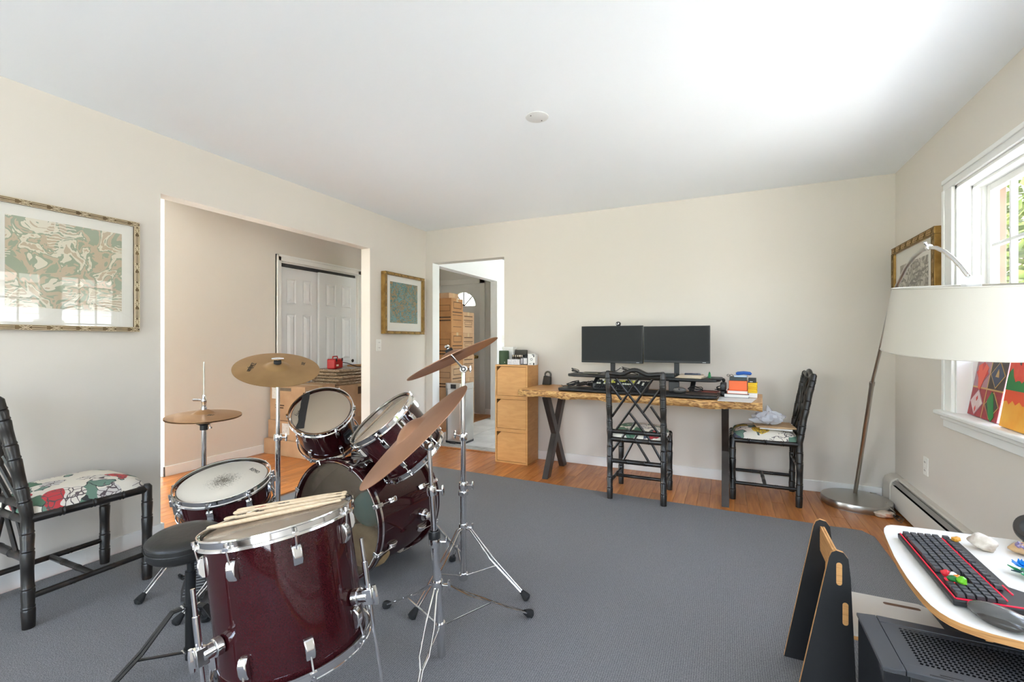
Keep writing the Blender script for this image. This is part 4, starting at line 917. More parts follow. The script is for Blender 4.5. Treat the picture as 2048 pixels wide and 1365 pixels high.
# snare stand
sst = thing('snare_stand', 'chrome tripod snare stand under the white snare drum', 'snare stand', (-2.06, 1.31, RUG))
sx, sy = -2.055, 1.325
seg(sst, 'lower_tube', (sx, sy, .05), (sx, sy, .25), .0125); seg(sst, 'upper_tube', (sx, sy, .24), (sx, sy, .37), .0095)
for f in ((-2.06, 1.115), (-1.87, 1.44), (-2.25, 1.44)): bent_leg(sst, V((sx, sy, .19)), V((f[0], f[1], RUG+.012)), .010, False, brace_at=.5, low=V((sx, sy, .06)))
collar(sst, (sx, sy, .25), (0, 0, 1), .0125, wb=(.3, -.9, 0)); b = MB(); b.obox((sx, sy, .375), (.04, .04, .035)); part('basket_hub', b, chrome, sst, bevel=.008)
bot = SN-SNn*.153
for a in (.4, 2.5, 4.6):
    e = V((math.cos(a), math.sin(a), 0)); e = (e-SNn*e.dot(SNn)).normalized(); q = bot+e*.192
    b = MB(); b.tube([V((sx, sy, .375)), q-SNn*.012, q+SNn*.03], .0055, 8); part('basket_arm', b, chrome, sst)
    b = MB(); b.cyl(q-SNn*.014, q+SNn*.022, .010, 10); part('rubber_grip', b, rubber, sst)

# drum throne
TH = V((-1.795, 1.000, .488)); px_, py_ = -1.748, .994
th = thing('drum_throne', 'round black vinyl drum throne on black tripod legs', 'stool', (px_, py_, RUG))
vinyl = mat('black_vinyl', (.018, .017, .016), .38, bump=.08, bscale=60)
m = MB(); rr = .118; m.lathe([(0, 0), (rr*.6, -.001), (rr*.9, -.005), (rr*.985, -.013), (rr, -.022), (rr*.985, -.031), (rr*1.0, -.036), (rr*.985, -.062), (rr*.9, -.072), (0, -.072)], 56, TH, (.04, -.07, 1)); seat = part('seat', m, vinyl, th, angle=60)
m = MB(); m.torus(TH-V((0, 0, .016)), (.04, -.07, 1), rr*.985, .0022, 56, 6); m.torus(TH-V((0, 0, .034)), (.04, -.07, 1), rr*.99, .0018, 56, 6); part('piping', m, vinyl, seat)
blk = mat('black_enamel', (.014, .014, .014), .28)
b = MB(); b.cyl((px_, py_, .045), (px_, py_, .36), .0168, 20); part('post', b, blk, th)
b = MB(); b.cyl((px_, py_, .34), (px_, py_, .425), .0115, 16); part('inner_post', b, blk, th)
b = MB(); b.lathe([(.0168, .228), (.021, .228), (.021, .246), (.0168, .246)], 20, (px_, py_, 0), closed=True); part('collar', b, blk, th)
b = MB(); b.lathe([(.0168, .068), (.021, .068), (.021, .084), (.0168, .084)], 20, (px_, py_, 0), closed=True); part('collar', b, blk, th)
b = MB(); b.cyl((px_, py_, .335), (px_-.03, py_-.01, .335), .006, 10); wing(b, (px_-.034, py_-.012, .335), (.5, -.5, .6), 1.2); part('height_knob', b, blk, th)
for a in (260, 20, 140):
    e = V((math.cos(R(a)), math.sin(R(a)), 0)); hub = V((px_, py_, .237))+e*.024; foot = V((px_, py_, 0))+e*.29; foot.z = RUG+.012
    bent_leg(th, hub, foot, .010, False, strap=True, mt=blk)
    q = hub.lerp(foot, .52); lo = V((px_, py_, .076))+e*.022; b = MB(); b.beam(lo, q, .014, .004); part('brace', b, blk, th)
    sd2 = e.cross(V((0, 0, 1)))
    for c in (hub, lo): b = MB(); b.cyl(c-sd2*.013, c+sd2*.013, .0045, 10); part('rivet', b, chrome, th)
# ================================================================ live-edge desk and what stands on it
DO = V((-.70, 3.95, 0)); DXF = RZ(-4.2, DO); DINV = DXF.inverted()
def dl(u, v, ly):                                   # photo pixel -> desk-local (x, z) on the upright plane y = ly
    O = DINV @ V((0, 0, CAM_H)); d = DINV.to_3x3() @ ray(u, v); t = (ly-O.y)/d.y; return O.x+d.x*t, O.z+d.z*t
def D(x, y, z): return DXF @ V((x, y, z))
slab_m = ramp_mat('live_edge_wood', [(.25, srgb(168, 112, 58)), (.5, srgb(206, 150, 86)), (.75, srgb(222, 170, 104))], scale=3, rough=.4, dist=1.5, stretch=(1.2, 9, 9), coat=.2)
edge_m = ramp_mat('bark_edge_wood', [(.30, srgb(70, 48, 34)), (.45, srgb(168, 118, 66)), (.62, srgb(220, 176, 112)), (.78, srgb(132, 84, 48))], scale=5, rough=.6, dist=2.0, detail=6, stretch=(2.2, 3, 7), bump=.5)
dk = thing('live_edge_desk', 'long live edge wooden desk on dark steel X legs', 'desk', DO)
rnd = random.Random(11)
nf = 40; front = [(-.95+1.91*k/nf, -.315+.016*math.sin(k*.55)+.008*math.sin(k*1.7+1)+(.012 if k > 30 else 0)) for k in range(nf+1)]
ZT, TH_ = .76, .056
poly = [D(x, y, ZT-TH_) for x, y in front]+[D(.955, .30, ZT-TH_), D(-.955, .235, ZT-TH_)]
m = MB(); m.prism(poly, (0, 0, TH_)); part('slab', m, slab_m, dk, bevel=.004)
m = MB(); P = []; F = []
for k, (x, y) in enumerate(front):
    for j in range(6):
        w = j/5; P.append(D(x, y-.003-.012*math.sin(math.pi*w)*(1+.5*math.sin(k*.9+j))-rnd.uniform(0, .003), ZT-.002-(TH_-.002)*w-(.008*math.sin(k*.8) if j == 5 else 0)))
for k in range(nf):
    for j in range(5): F.append((k*6+j, k*6+j+1, (k+1)*6+j+1, (k+1)*6+j))
m.add(P, F); part('live_edge', m, edge_m, dk)
steel = mat('dark_raw_steel', srgb(58, 52, 48), .42, .6, col2=srgb(78, 72, 68), scale=5)
for lx, y_a, y_b in ((-1.405, 3.705, 4.155), (.003, 3.635, 4.085)):
    for (ya, yb_) in ((y_a, y_b), (y_b, y_a)):
        b = MB(); o_ = .0 if ya == y_a else .002
        dy, dz = yb_-ya, ZT-TH_; L_ = math.hypot(dy, dz); hw_ = .038*L_/dz
        b.prism([(lx-.025, ya-hw_, 0), (lx-.025, ya+hw_, 0), (lx-.025, yb_+hw_, dz), (lx-.025, yb_-hw_, dz)], (.05-o_, 0, 0)); part('leg_bar', b, steel, dk, bevel=.002)

# monitors on posts
scr = mat('matt_screen', (.030, .031, .031), .5, spec=.12); bez = mat('monitor_bezel', (.015, .015, .016), .35)
for (u0, u1, lab) in ((1163, 1285.5, 'flat black monitor with webcam on top at the desk'), (1287, 1420, 'flat black monitor beside the one with the webcam')):
    x0, z1 = dl(u0, 652, .02); x1, _ = dl(u1, 652, .02); _, z0 = dl((u0+u1)/2, 726.5, .02); z1 = dl((u0+u1)/2, 652.3, .02)[1]
    t = thing('monitor', lab, 'monitor', D((x0+x1)/2, .06, .90), group='desk monitors')
    b = MB(DXF); b.box(x0, x1, .02, .045, z0, z1); part('housing', b, bez, t, bevel=.003)
    b = MB(DXF); b.box(x0+.006, x1-.006, .0185, .0205, z0+.018, z1-.006); part('screen', b, scr, t)
    b = MB(DXF); b.box(x1-.055, x1-.03, .0192, .0205, z0+.006, z0+.010); part('maker_mark', b, mat('silver_mark', (.5, .5, .5), .4) if 'silver_mark' not in MATS else MATS['silver_mark'], t)
    cx = x0+(x1-x0)*.5
    b = MB(DXF); b.box(cx-.025, cx+.025, .045, .075, z0+.05, z1-.05); part('back_box', b, bez, t, bevel=.01)
    b = MB(DXF); b.box(cx-.019, cx+.019, .060, .085, .90, z1-.08); part('post', b, bez, t, bevel=.003)
    b = MB(DXF); b.box(cx-.06, cx+.06, .03, .12, .90, .91); part('foot_plate', b, bez, t, bevel=.003)
wx, wz = dl(1237, 652, .03)
wc = thing('webcam', 'small round black webcam clipped on top of the monitor', 'webcam', D(wx, .03, wz))
b = MB(); b.lathe([(0, .016), (.012, .016), (.016, .012), (.019, .008), (.019, -.02), (.012, -.024), (0, -.024)], 20, D(wx, .02, wz+.017), DXF.to_3x3() @ V((0, -1, 0))); part('body', b, black_m, wc)
b = MB(); b.lathe([(.006, .0165), (.011, .0185), (.012, .0165)], 20, D(wx, .02, wz+.017), DXF.to_3x3() @ V((0, -1, 0))); part('lens_ring', b, chrome, wc)
b = MB(DXF); b.box(wx-.012, wx+.012, .012, .05, wz-.004, wz+.004); part('clip', b, black_m, wc, bevel=.001)

# desktop riser with keyboard tray
rz = thing('desk_riser', 'black two tier standing desk riser with monitors on its shelf', 'desk riser', D(.05, 0, .76))
m = MB(DXF); P = [(-.585, .17), (-.585, -.05), (-.56, -.11), (-.50, -.14), (.60, -.16), (.655, -.13), (.676, -.06), (.676, .17)]
m.prism([(x, y, .876) for x, y in P], (0, 0, .022)); part('upper_shelf', m, black_m, rz, bevel=.008)
m = MB(DXF); P = [(-.60, -.03), (-.60, -.24), (-.57, -.30), (.63, -.315), (.672, -.28), (.676, -.03)]
m.prism([(x, y, .766) for x, y in P], (0, 0, .020)); part('keyboard_tray', m, black_m, rz, bevel=.007)
for x in (-.36, .46):
    b = MB(DXF); b.beam((x, -.02, .779), (x, .14, .873), .035, .02); part('lift_arm', b, dark_m, rz, bevel=.002)
    b = MB(DXF); b.box(x-.03, x+.03, -.06, .17, .7605, .772); part('foot', b, dark_m, rz, bevel=.002)
b = MB(DXF); b.box(-.36, .46, .12, .15, .85, .876); part('cross_bar', b, dark_m, rz, bevel=.002)

# keyboard on the tray
key_m = mat('keycap_dark', (.02, .02, .022), .5); key_y = mat('keycap_yellow', srgb(200, 196, 90), .5); key_w = mat('keycap_pale', srgb(210, 210, 196), .5)
kb = thing('keyboard', 'dark desktop keyboard with yellow and white keys on the tray', 'keyboard', D(-.05, -.2, .786))
KD = DXF @ M4(Matrix.Rotation(R(24), 3, 'X'), (-.05, -.27, .787))
b = MB(KD); b.box(-.22, .22, 0, .15, 0, .013); part('base', b, black_m, kb, bevel=.003)
b = MB(DXF); b.prism([(-.2, -.24, .787), (-.2, -.135, .787), (-.2, -.135, .842)], (.3, 0, 0)); part('stand', b, black_m, kb)
kmx = MB(); kmx.obox((0, 0, .004), (.0155, .0155, .008), None, .8); k0 = mesh_obj('key', kmx, key_m, smooth=False); kme = {}
for nm, mm in (('d', key_m), ('y', key_y), ('w', key_w)):
    me = k0.data.copy(); me.materials.clear(); me.materials.append(mm); kme[nm] = me
bpy.data.objects.remove(k0)
rk = random.Random(4)
for r in range(6):
    for c in range(22):
        nm = 'y' if (r in (4, 5) and 3 <= c < 17 and rk.random() < .5) else ('w' if (r > 2 and rk.random() < .3) else 'd')
        o = bpy.data.objects.new('key', kme[nm]); COL.objects.link(o); o.parent = kb; mt_ = KD @ M4(None, (-.208+c*.0198, .013+r*.0245, .013)); mt_.translation -= OFF[kb.name]; o.matrix_local = mt_

def dbox(name, label, cat, x0, x1, y0, y1, z0, z1, mt, rot=0, group=None, bevel=.002, **k):
    c = V(((x0+x1)/2, (y0+y1)/2, 0)); xf = DXF @ M4(Matrix.Rotation(R(rot), 3, 'Z'), c); b = MB(xf); b.box(x0-c.x, x1-c.x, y0-c.y, y1-c.y, z0, z1)
    return solid(name, b, mt, label, cat, group, bevel=bevel, **k)
def book(label, x0, x1, y0, y1, z0, z1, cover, page, rot=0, group=None):
    t = thing('book', label, 'book', D((x0+x1)/2, (y0+y1)/2, z0), group=group); c = V(((x0+x1)/2, (y0+y1)/2, 0)); xf = DXF @ M4(Matrix.Rotation(R(rot), 3, 'Z'), c)
    hx, hy = (x1-x0)/2, (y1-y0)/2; th = .0025
    b = MB(xf); b.box(-hx, hx, -hy, hy, z0, z0+th); b.box(-hx, hx, -hy, hy, z1-th, z1); b.box(-hx, -hx+th, -hy, hy, z0, z1); part('cover', b, cover, t)
    b = MB(xf); b.box(-hx+.003, hx-.004, -hy+.004, hy-.004, z0+th, z1-th); part('pages', b, page, t); return t
paper = mat('white_paper', srgb(232, 230, 226), .8); page_m = ramp_mat('page_edges', [(.4, srgb(222, 218, 208)), (.6, srgb(240, 238, 232))], scale=3, stretch=(1, 1, 300), rough=.8)
org = mat('orange_card', srgb(236, 110, 58), .55); yel = mat('yellow_paper', srgb(232, 190, 32), .6, bump=.2, bscale=30); dgreen = mat('dark_green_card', srgb(58, 66, 66), .5); blu = mat('blue_plastic', srgb(24, 84, 168), .35)
grey_cl = mat('grey_cover', srgb(92, 92, 94), .6)
# paper sheets
for k, (dx, rot) in enumerate(((0, 2), (.02, -6))):
    b = MB(); xf = DXF @ M4(Matrix.Rotation(R(rot), 3, 'Z'), (.78+dx, -.185, 0)); b.xf = xf; b.box(-.108, .108, -.14, .14, .7603+k*.0012, .7612+k*.0012)
    solid('paper_sheet', b, paper, 'loose white printed paper sheet lying at the desk corner' if k == 0 else 'second white paper sheet turned askew over the desk corner sheet', 'paper')
xa, _ = dl(1448, 788, -.08); xb, _ = dl(1498, 788, -.08); xc, _ = dl(1514, 788, -.08); xo0, _ = dl(1457.5, 765, -.06); xo1, _ = dl(1494, 765, -.06)
zz = lambda v: dl(1476, v, -.08)[1]
book('thick white book with grey cover at the bottom of the desk pile', xa, xb, -.08, .12, .763, .79, grey_cl, page_m)
book('white book under the orange box on the desk pile', xa+.02, xb-.008, -.07, .10, .7905, .816, org, page_m, 1)
dbox('orange_box', 'bright orange cardboard box in the middle of the desk pile', 'box', xo0, xo1, -.055, .07, .8165, .888, org)
dbox('card_box', 'dark green printed card box lying on the orange box', 'box', xo0+.004, xo1-.004, -.05, .06, .8885, .915, dgreen)
y0x, y1x = dl(1494.5, 770, -.03)[0]+.004, dl(1514.5, 770, -.03)[0]
dbox('paper_stack', 'white paper block beneath the yellow pads', 'paper', y0x, y1x, -.03, .10, .763, .798, paper)
for k in range(5):
    dbox('note_pad', 'yellow note pad in the neat stack beside the orange box', 'note pad', y0x, y1x-.002*(k % 2), -.03+.003*(k % 3), .08, .7985+k*.0155, .7985+k*.0155+.0148, yel, group='yellow note pads')
bb_ = dbox('small_box', 'small black box with orange corner on the yellow pads', 'box', y0x+.002, y1x-.008, -.025, .07, .8765, .908, black_m)
b = MB(DXF); b.box(y0x+.012, y1x-.03, -.0262, -.0252, .881, .886); part('printed_mark', b, paper, bb_)
dbox('tape_case', 'clear pale plastic case on top of the dark green box', 'case', xo0+.035, xo1+.0, -.045, .04, .9155, .930, mat('pale_plastic', srgb(170, 186, 204), .3))
bx0, bx1 = dl(1472, 740, -.03)[0], dl(1503, 740, -.03)[0]
b = MB(); b.tube([D(bx0, -.02, .939), D(bx0+.01, -.02, .943), D((bx0+bx1)/2, -.02, .948), D(bx1-.01, -.02, .944), D(bx1, -.02, .940)], [.008, .013, .013, .013, .006], 12); solid('marker_pouch', b, blu, 'rounded blue plastic pouch on top of the desk pile', 'pouch')
gl = thing('eyeglasses', 'black framed eyeglasses lying on the desk pile', 'eyeglasses', D(xo0+.02, -.03, .916))
for k in (0, 1):
    b = MB(); b.torus(D(xo0-.004+k*.022, -.045, .926), DXF.to_3x3() @ V((.2, -1, .4)), .010, .0016, 16, 6); part('rim', b, black_m, gl)
    b = MB(); b.tube([D(xo0-.012+k*.042, -.045, .930), D(xo0+k*.036, .02, .918)], .0015, 6); part('temple', b, black_m, gl)
# camera charger, black device left of the pile
cx = dl(1445, 760, -.05)[0]+.004
t = thing('camcorder', 'small black camcorder standing beside the orange box', 'camera', D(cx, -.03, .763))
b = MB(DXF); b.box(cx-.020, cx+.020, -.06, .03, .81, .87); part('body', b, black_m, t, bevel=.008)
b = MB(); b.cyl(D(cx, -.085, .845), D(cx, -.05, .845), .017, 16); part('lens', b, dark_m, t, bevel=.003)
b = MB(); b.ell(D(cx, -.0, .885), (.012, .02, .016)); part('viewfinder', b, black_m, t)
b = MB(DXF); b.box(cx-.020, cx+.020, -.05, .04, .763, .81); part('charger_base', b, black_m, t, bevel=.012)
# clutter under and on the riser
cab_m = mat('cable_black', (.014, .013, .013), .5); cab_b = mat('cable_brown', (.05, .035, .026), .55)
def coil(label, x, y, z, R0, turns, seed, mt=None, zs=.02, tail=None):
    rd = random.Random(seed); pts = []
    for k in range(turns*10+1):
        a = k*2*math.pi/10; rr_ = R0*(1+rd.uniform(-.18, .18)); pts.append(D(x+rr_*math.cos(a)*1.2+rd.uniform(-.003, .003), y+rr_*.55*math.sin(a), max(z+.004+zs*(.5+.5*math.sin(a*.37+seed))+rr_*.35*(1+math.sin(a+seed)), z+.003)))
    if tail: pts += [D(*p) for p in tail]
    b = MB(); b.tube(pts, .0032, 6); solid('cable', b, mt or cab_m, label, 'cable', group='coiled cables on the riser')
coil('black coiled cable on the tray end near the charger stand', -.50, -.14, .786, .045, 4, 1, tail=[(-.60, -.1, .79), (-.66, -.0, .764), (-.70, .12, .764), (-.74, .16, .766)])
coil('brown tangled cable under the riser shelf', -.43, -.10, .786, .04, 5, 2, cab_b)
coil('thick black cable bundle behind the keyboard', -.36, -.06, .786, .04, 5, 3)
coil('black looped cable on the riser shelf beside the small hub', -.525, -.02, .898, .028, 3, 4, tail=[(-.40, -.0, .905), (-.3, .02, .91), (-.16, .03, .93), (-.13, .05, .955)])
coil('brown cable draped in front of the first monitor post', -.02, -.06, .898, .05, 4, 5, cab_b, .03)
coil('black cable drooping from the tray by the tablet', .50, -.10, .788, .04, 3, 6)
coil('black charger cable hanging beside the camcorder', cx-.03, .085, .763, .026, 4, 7, zs=.05)
dbox('usb_hub', 'slim olive grey box on the left end of riser shelf', 'hub', -.44, -.30, -.07, .02, .9, .914, mat('olive_plastic', srgb(92, 88, 72), .5), 4)
dbox('power_adapter', 'black power adapter block behind the keyboard', 'adapter', -.335, -.255, -.115, -.055, .787, .83, dark_m, 8, bevel=.006)
dbox('laptop_dock', 'long black docking station on the riser under the second monitor', 'dock', .06, .34, -.09, .025, .8985, .925, mat('dock_black', (.03, .032, .034), .3), 2)
ms = thing('mouse', 'grey computer mouse standing on the tray beside the dock', 'mouse', D(.42, -.22, .786))
b = MB(); b.ell(D(.40, -.20, .8105), (.05, .035, .024), rot=Matrix.Rotation(R(20), 3, 'Z')); part('shell', b, mat('mouse_grey', srgb(92, 90, 88), .35), ms)
b = MB(DXF); b.box(.395, .405, -.235, -.215, .812, .826); part('wheel', b, black_m, ms, bevel=.002)
dbox('speaker', 'dark upright speaker with pale edge under the riser shelf', 'speaker', .30, .38, -.13, -.06, .787, .868, mat('speaker_grey', (.045, .042, .04), .5), 10, bevel=.006)
b = MB(); b.xf = DXF; b.box(.45, .67, -.26, -.06, .787, .795); tb = solid('tablet', b, mat('brown_folio', srgb(72, 58, 50), .6), 'dark brown tablet folio lying on the tray end', 'tablet', bevel=.003)
dbox('note_card', 'red brown notebook lying under the riser shelf', 'notebook', .52, .66, -.12, .0, .7958, .802, mat('red_brown', srgb(130, 62, 46), .6), -5)
for k in range(4):
    dbox('paper_pile', 'cream folded paper in the pile on the riser shelf', 'paper', .36+.006*k, .555-.004*(k % 2), -.12, .06, .8985+k*.0062, .8985+k*.0062+.0058, mat('cream_paper%d' % k, srgb(222-4*k, 206-5*k, 182-4*k), .8), rot=(k-1.5)*4, group='folded papers on the riser')
dbox('printed_card', 'dark blue and white printed card on the paper pile', 'card', .41, .53, -.09, .04, .924, .930, ramp_mat('blue_print', [(.4, srgb(50, 60, 84)), (.55, srgb(58, 68, 90)), (.6, srgb(210, 212, 214))], scale=26, interp='CONSTANT', rough=.5), 8)
tx = dl(1419, 750, -.05)[0]
t = thing('toy_tree', 'tiny green toy tree on the riser shelf end', 'toy', D(tx, -.05, .898))
b = MB(); b.lathe([(0, .0), (.016, 0), (.008, .018), (.012, .018), (.006, .032), (.009, .032), (.0, .05)], 10, D(tx, -.05, .904)); part('foliage_cone', b, mat('toy_green', srgb(28, 120, 66), .45), t)
b = MB(); b.cyl(D(tx, -.05, .898), D(tx, -.05, .906), .006, 8); part('stem', b, dark_m, t)
dbox('game_card', 'flat black gadget beside the toy tree', 'gadget', tx+.012, tx+.09, -.12, .0, .8985, .9065, dark_m, 6)
# charging stand at the far end
sxl = dl(1096, 755, .19)[0]
t = thing('charging_stand', 'small dark charging stand with ring handle on the desk end', 'charger', D(sxl, .18, .76))
m = MB(DXF); m.prism([(sxl-.048, .15, .7605), (sxl+.036, .15, .7605), (sxl+.036, .15, .84), (sxl-.03, .15, .85)], (0, .05, 0)); part('body', m, mat('brown_black', (.03, .025, .02), .45), t, bevel=.006)
m = MB(); m.torus(D(sxl+.006, .175, .858), DXF.to_3x3() @ V((0, 1, 0)), .030, .009, 24, 8); part('ring', m, mat('brown_grey', (.10, .085, .07), .4), t)

# ================================================================ storage cubes and what stands on them
birch = ramp_mat('beech_laminate', [(.3, srgb(198, 144, 82)), (.7, srgb(216, 164, 102))], scale=3, rough=.45, stretch=(2, 2, 10), dist=.6)
cube_shade = mat('interior_shade', srgb(70, 40, 22), .9)
CX0, CX1, CY0, CY1 = -2.052, -1.706, 3.99, 4.264
for k, lab in enumerate(('beech storage cube at the bottom of the stack of three', 'beech storage cube in the middle of the stack of three', 'beech storage cube on top of the stack, carrying jars and speaker')):
    z0 = k*.3195; z1 = z0+.319; t = thing('storage_cube', lab, 'cabinet', ((CX0+CX1)/2, (CY0+CY1)/2, z0), group='stacked storage cubes'); th = .016
    b = MB(); b.box(CX0, CX0+th, CY0, CY1, z0, z1); part('side_panel', b, birch, t, bevel=.001)
    b = MB(); b.box(CX1-th, CX1, CY0, CY1, z0, z1); part('side_panel', b, birch, t, bevel=.001)
    b = MB(); b.box(CX0+th, CX1-th, CY0, CY1, z1-th, z1); part('top_panel', b, birch, t, bevel=.001)
    b = MB(); b.box(CX0+th, CX1-th, CY0, CY1, z0, z0+th); part('bottom_panel', b, birch, t, bevel=.001)
    b = MB(); b.box(CX0+th, CX1-th, CY1-.008, CY1, z0+th, z1-th); part('back_panel', b, cube_shade, t)  # back coloured dark to imitate the shade inside the cube
    a, c_, e, f = CX0+th+.003, CX1-th-.003, z0+th+.003, z1-th-.003
    b = MB(); b.prism([(a, CY0+.004, e), (c_, CY0+.004, e), (c_, CY0+.004, f), (a+.042, CY0+.004, f), (a, CY0+.004, f-.042)], (0, .015, 0)); part('door', b, birch, t, bevel=.0008)
ZQ = .958
def cx_(u, Y): return on_y(u, 710, Y).x
t = thing('bluetooth_speaker', 'dark green cylindrical speaker on the storage cubes', 'speaker', ((cx_(999, 4.07)+cx_(1017, 4.07))/2, 4.07, ZQ))
gx = (cx_(999, 4.07)+cx_(1017, 4.07))/2; gr = (cx_(1017, 4.07)-cx_(999, 4.07))/2
m = MB(); m.lathe([(0, 0), (gr*.94, 0), (gr, .006), (gr, .128), (gr*.93, .136), (0, .136)], 32, (gx, 4.07, ZQ)); part('body', m, mat('green_fabric', srgb(62, 82, 58), .85, bump=.3, bscale=160), t)
m = MB(); m.cyl((gx+gr*.55, 4.07-gr*.86, ZQ+.022), (gx+gr*.55, 4.07-gr*.80, ZQ+.022), .004, 8); part('badge', m, paper, t)
x0, x1 = cx_(1016.5, 4.05), cx_(1040, 4.05)
lb = mat('label_paper', srgb(226, 224, 224), .7, col2=srgb(196, 196, 200), scale=60)
b = MB(); b.box(x0, x1, 4.03, 4.10, ZQ, ZQ+.052); solid('label_box', b, lb, 'low pale box with printed label in front of the jars', 'box', bevel=.002)
jar_g = film_mat('jar_glass', srgb(90, 78, 64), .75, .1)
for k in range(5):
    jx = x0+.012+k*.026
    for row in (0,):
        t = thing('spice_jar', 'small dark glass jar with light lid behind the labelled box', 'jar', (jx, 4.14, ZQ), group='spice jars on the storage cubes')
        m = MB(); m.lathe([(0, 0), (.0115, 0), (.0118, .004), (.0118, .07), (.009, .078), (0, .078)], 16, (jx, 4.14, ZQ)); part('glass', m, jar_g, t)
        m = MB(); m.lathe([(.0095, .076), (.0118, .076), (.0118, .092), (0, .093)], 16, (jx, 4.14, ZQ)); part('lid', m, mat('tin_lid%d' % k, srgb(150+14*k, 140+12*k, 120+14*k), .3, .7), t)
x2, x3 = cx_(1041, 4.06), cx_(1056, 4.06)
for k, lab in enumerate(('small dark framed photo standing among the jars', 'narrow grey framed card beside the dark framed photo')):
    xa_, xb_ = (x2+.030, x3) if k == 0 else (x2, x2+.028)
    t = thing('photo_frame', lab, 'photo frame', ((xa_+xb_)/2, 4.06, ZQ)); b = MB(); b.box(xa_, xb_, 4.05+.012*k, 4.062+.012*k, ZQ, ZQ+.075-.006*k); part('frame', b, dark_m if k == 0 else grey_cl, t, bevel=.002)
    b = MB(); b.box(xa_+.006, xb_-.006, 4.0485+.012*k, 4.0505+.012*k, ZQ+.008, ZQ+.065-.006*k); part('photo', b, lb, t)
x4, x5 = cx_(1057, 4.05), cx_(1072, 4.05)
b = MB(); b.box(x4, x5, 4.03, 4.09, ZQ, ZQ+.108); w_ = solid('white_carton', b, paper, 'tall white printed carton at the edge of the storage cubes', 'box', bevel=.002)
b = MB(); b.torus(((x4+x5)/2, 4.0295, ZQ+.055), (0, 1, 0), .010, .0018, 16, 5); part('printed_ring', b, ink, w_)
for (dx, dz, ww, hh2) in ((.018, .098, .026, .008), (.024, .085, .012, .014), (.024, .012, .014, .02), (-.012, .012, .022, .004)):
    b = MB(); b.box((x4+x5)/2+dx-ww/2, (x4+x5)/2+dx+ww/2, 4.0288, 4.0302, ZQ+dz-hh2/2, ZQ+dz+hh2/2); part('printed_mark', b, ink, w_)
xt0, xt1 = cx_(1008, 4.19), cx_(1030, 4.19)
t = thing('lidded_tub', 'white lidded plastic tub behind the green speaker', 'tub', ((xt0+xt1)/2, 4.19, ZQ))
b = MB(); b.obox(((xt0+xt1)/2, 4.19, ZQ+.075), (xt1-xt0-.02, .09, .15), None, 1.1); part('tub', b, paper, t, bevel=.006)
b = MB(); b.box(xt0, xt1, 4.14, 4.24, ZQ+.15, ZQ+.172); part('lid', b, paper, t, bevel=.004)
b = MB(); b.box(cx_(1031, 4.2), cx_(1053, 4.2), 4.19, 4.23, ZQ, ZQ+.142); solid('dark_tin', b, mat('olive_dark', srgb(62, 58, 48), .45), 'dark olive box behind the spice jars', 'box', bevel=.003)
for k in range(4):
    b = MB(); b.ell((x2+.01+k*.02, 4.11+.012*(k % 2), ZQ+.088+.006*(k % 2)), (.012, .012, .010)); 
    b.cyl((x2+.01+k*.02, 4.11+.012*(k % 2), ZQ), (x2+.01+k*.02, 4.11+.012*(k % 2), ZQ+.085), .010, 10); solid('knob_bottle', b, black_m, 'little black bottle with ball cap behind the photo frames', 'bottle', group='black ball cap bottles')

# ================================================================ chair load: envelope, papers, plastic bag
CS = V((.268, 4.0, 0)); seat_z = .535
b = MB(RZ(-6, (.36, 3.99, 0))); b.box(-.11, .10, -.15, .15, seat_z, seat_z+.008); solid('paper_wad', b, paper, 'white papers lying on the blue flowered chair seat', 'paper', bevel=.002)
b = MB(RZ(4, (.35, 3.97, 0))); b.box(-.145, .115, -.11, .14, seat_z+.0085, seat_z+.020); solid('envelope', b, mat('kraft', srgb(176, 142, 104), .8, col2=srgb(190, 158, 120), scale=20), 'brown kraft envelope on the chair under the plastic bag', 'envelope', bevel=.003)
rd = random.Random(5)
def crumple(p):
    a = math.atan2(p.y, p.x); return 1+.13*math.sin(5*a+3*p.z)+.09*math.sin(9*a-4*p.z+1)+.06*rd.uniform(-1, 1)
t = thing('plastic_bag', 'crumpled translucent white plastic bag on the brown envelope', 'bag', (.30, 3.95, seat_z+.02))
bag_m = film_mat('bag_film', srgb(226, 228, 234), .55, .15)
b = MB(); b.ell((.30, 3.94, seat_z+.075), (.10, .075, .045), 28, 16, fn=crumple); part('bundle', b, bag_m, t, angle=25)
b = MB(); b.tube([(.30, 3.95, seat_z+.075), (.305, 3.95, seat_z+.11), (.295, 3.95, seat_z+.15), (.29, 3.95, seat_z+.165)], [.055, .03, .012, .004], 14); part('gathered_top', b, bag_m, t, angle=25)
b = MB(); b.tube([(.24, 3.93, seat_z+.06), (.20, 3.92, seat_z+.05), (.165, 3.915, seat_z+.058)], [.035, .02, .006], 10); part('handle', b, bag_m, t, angle=25)
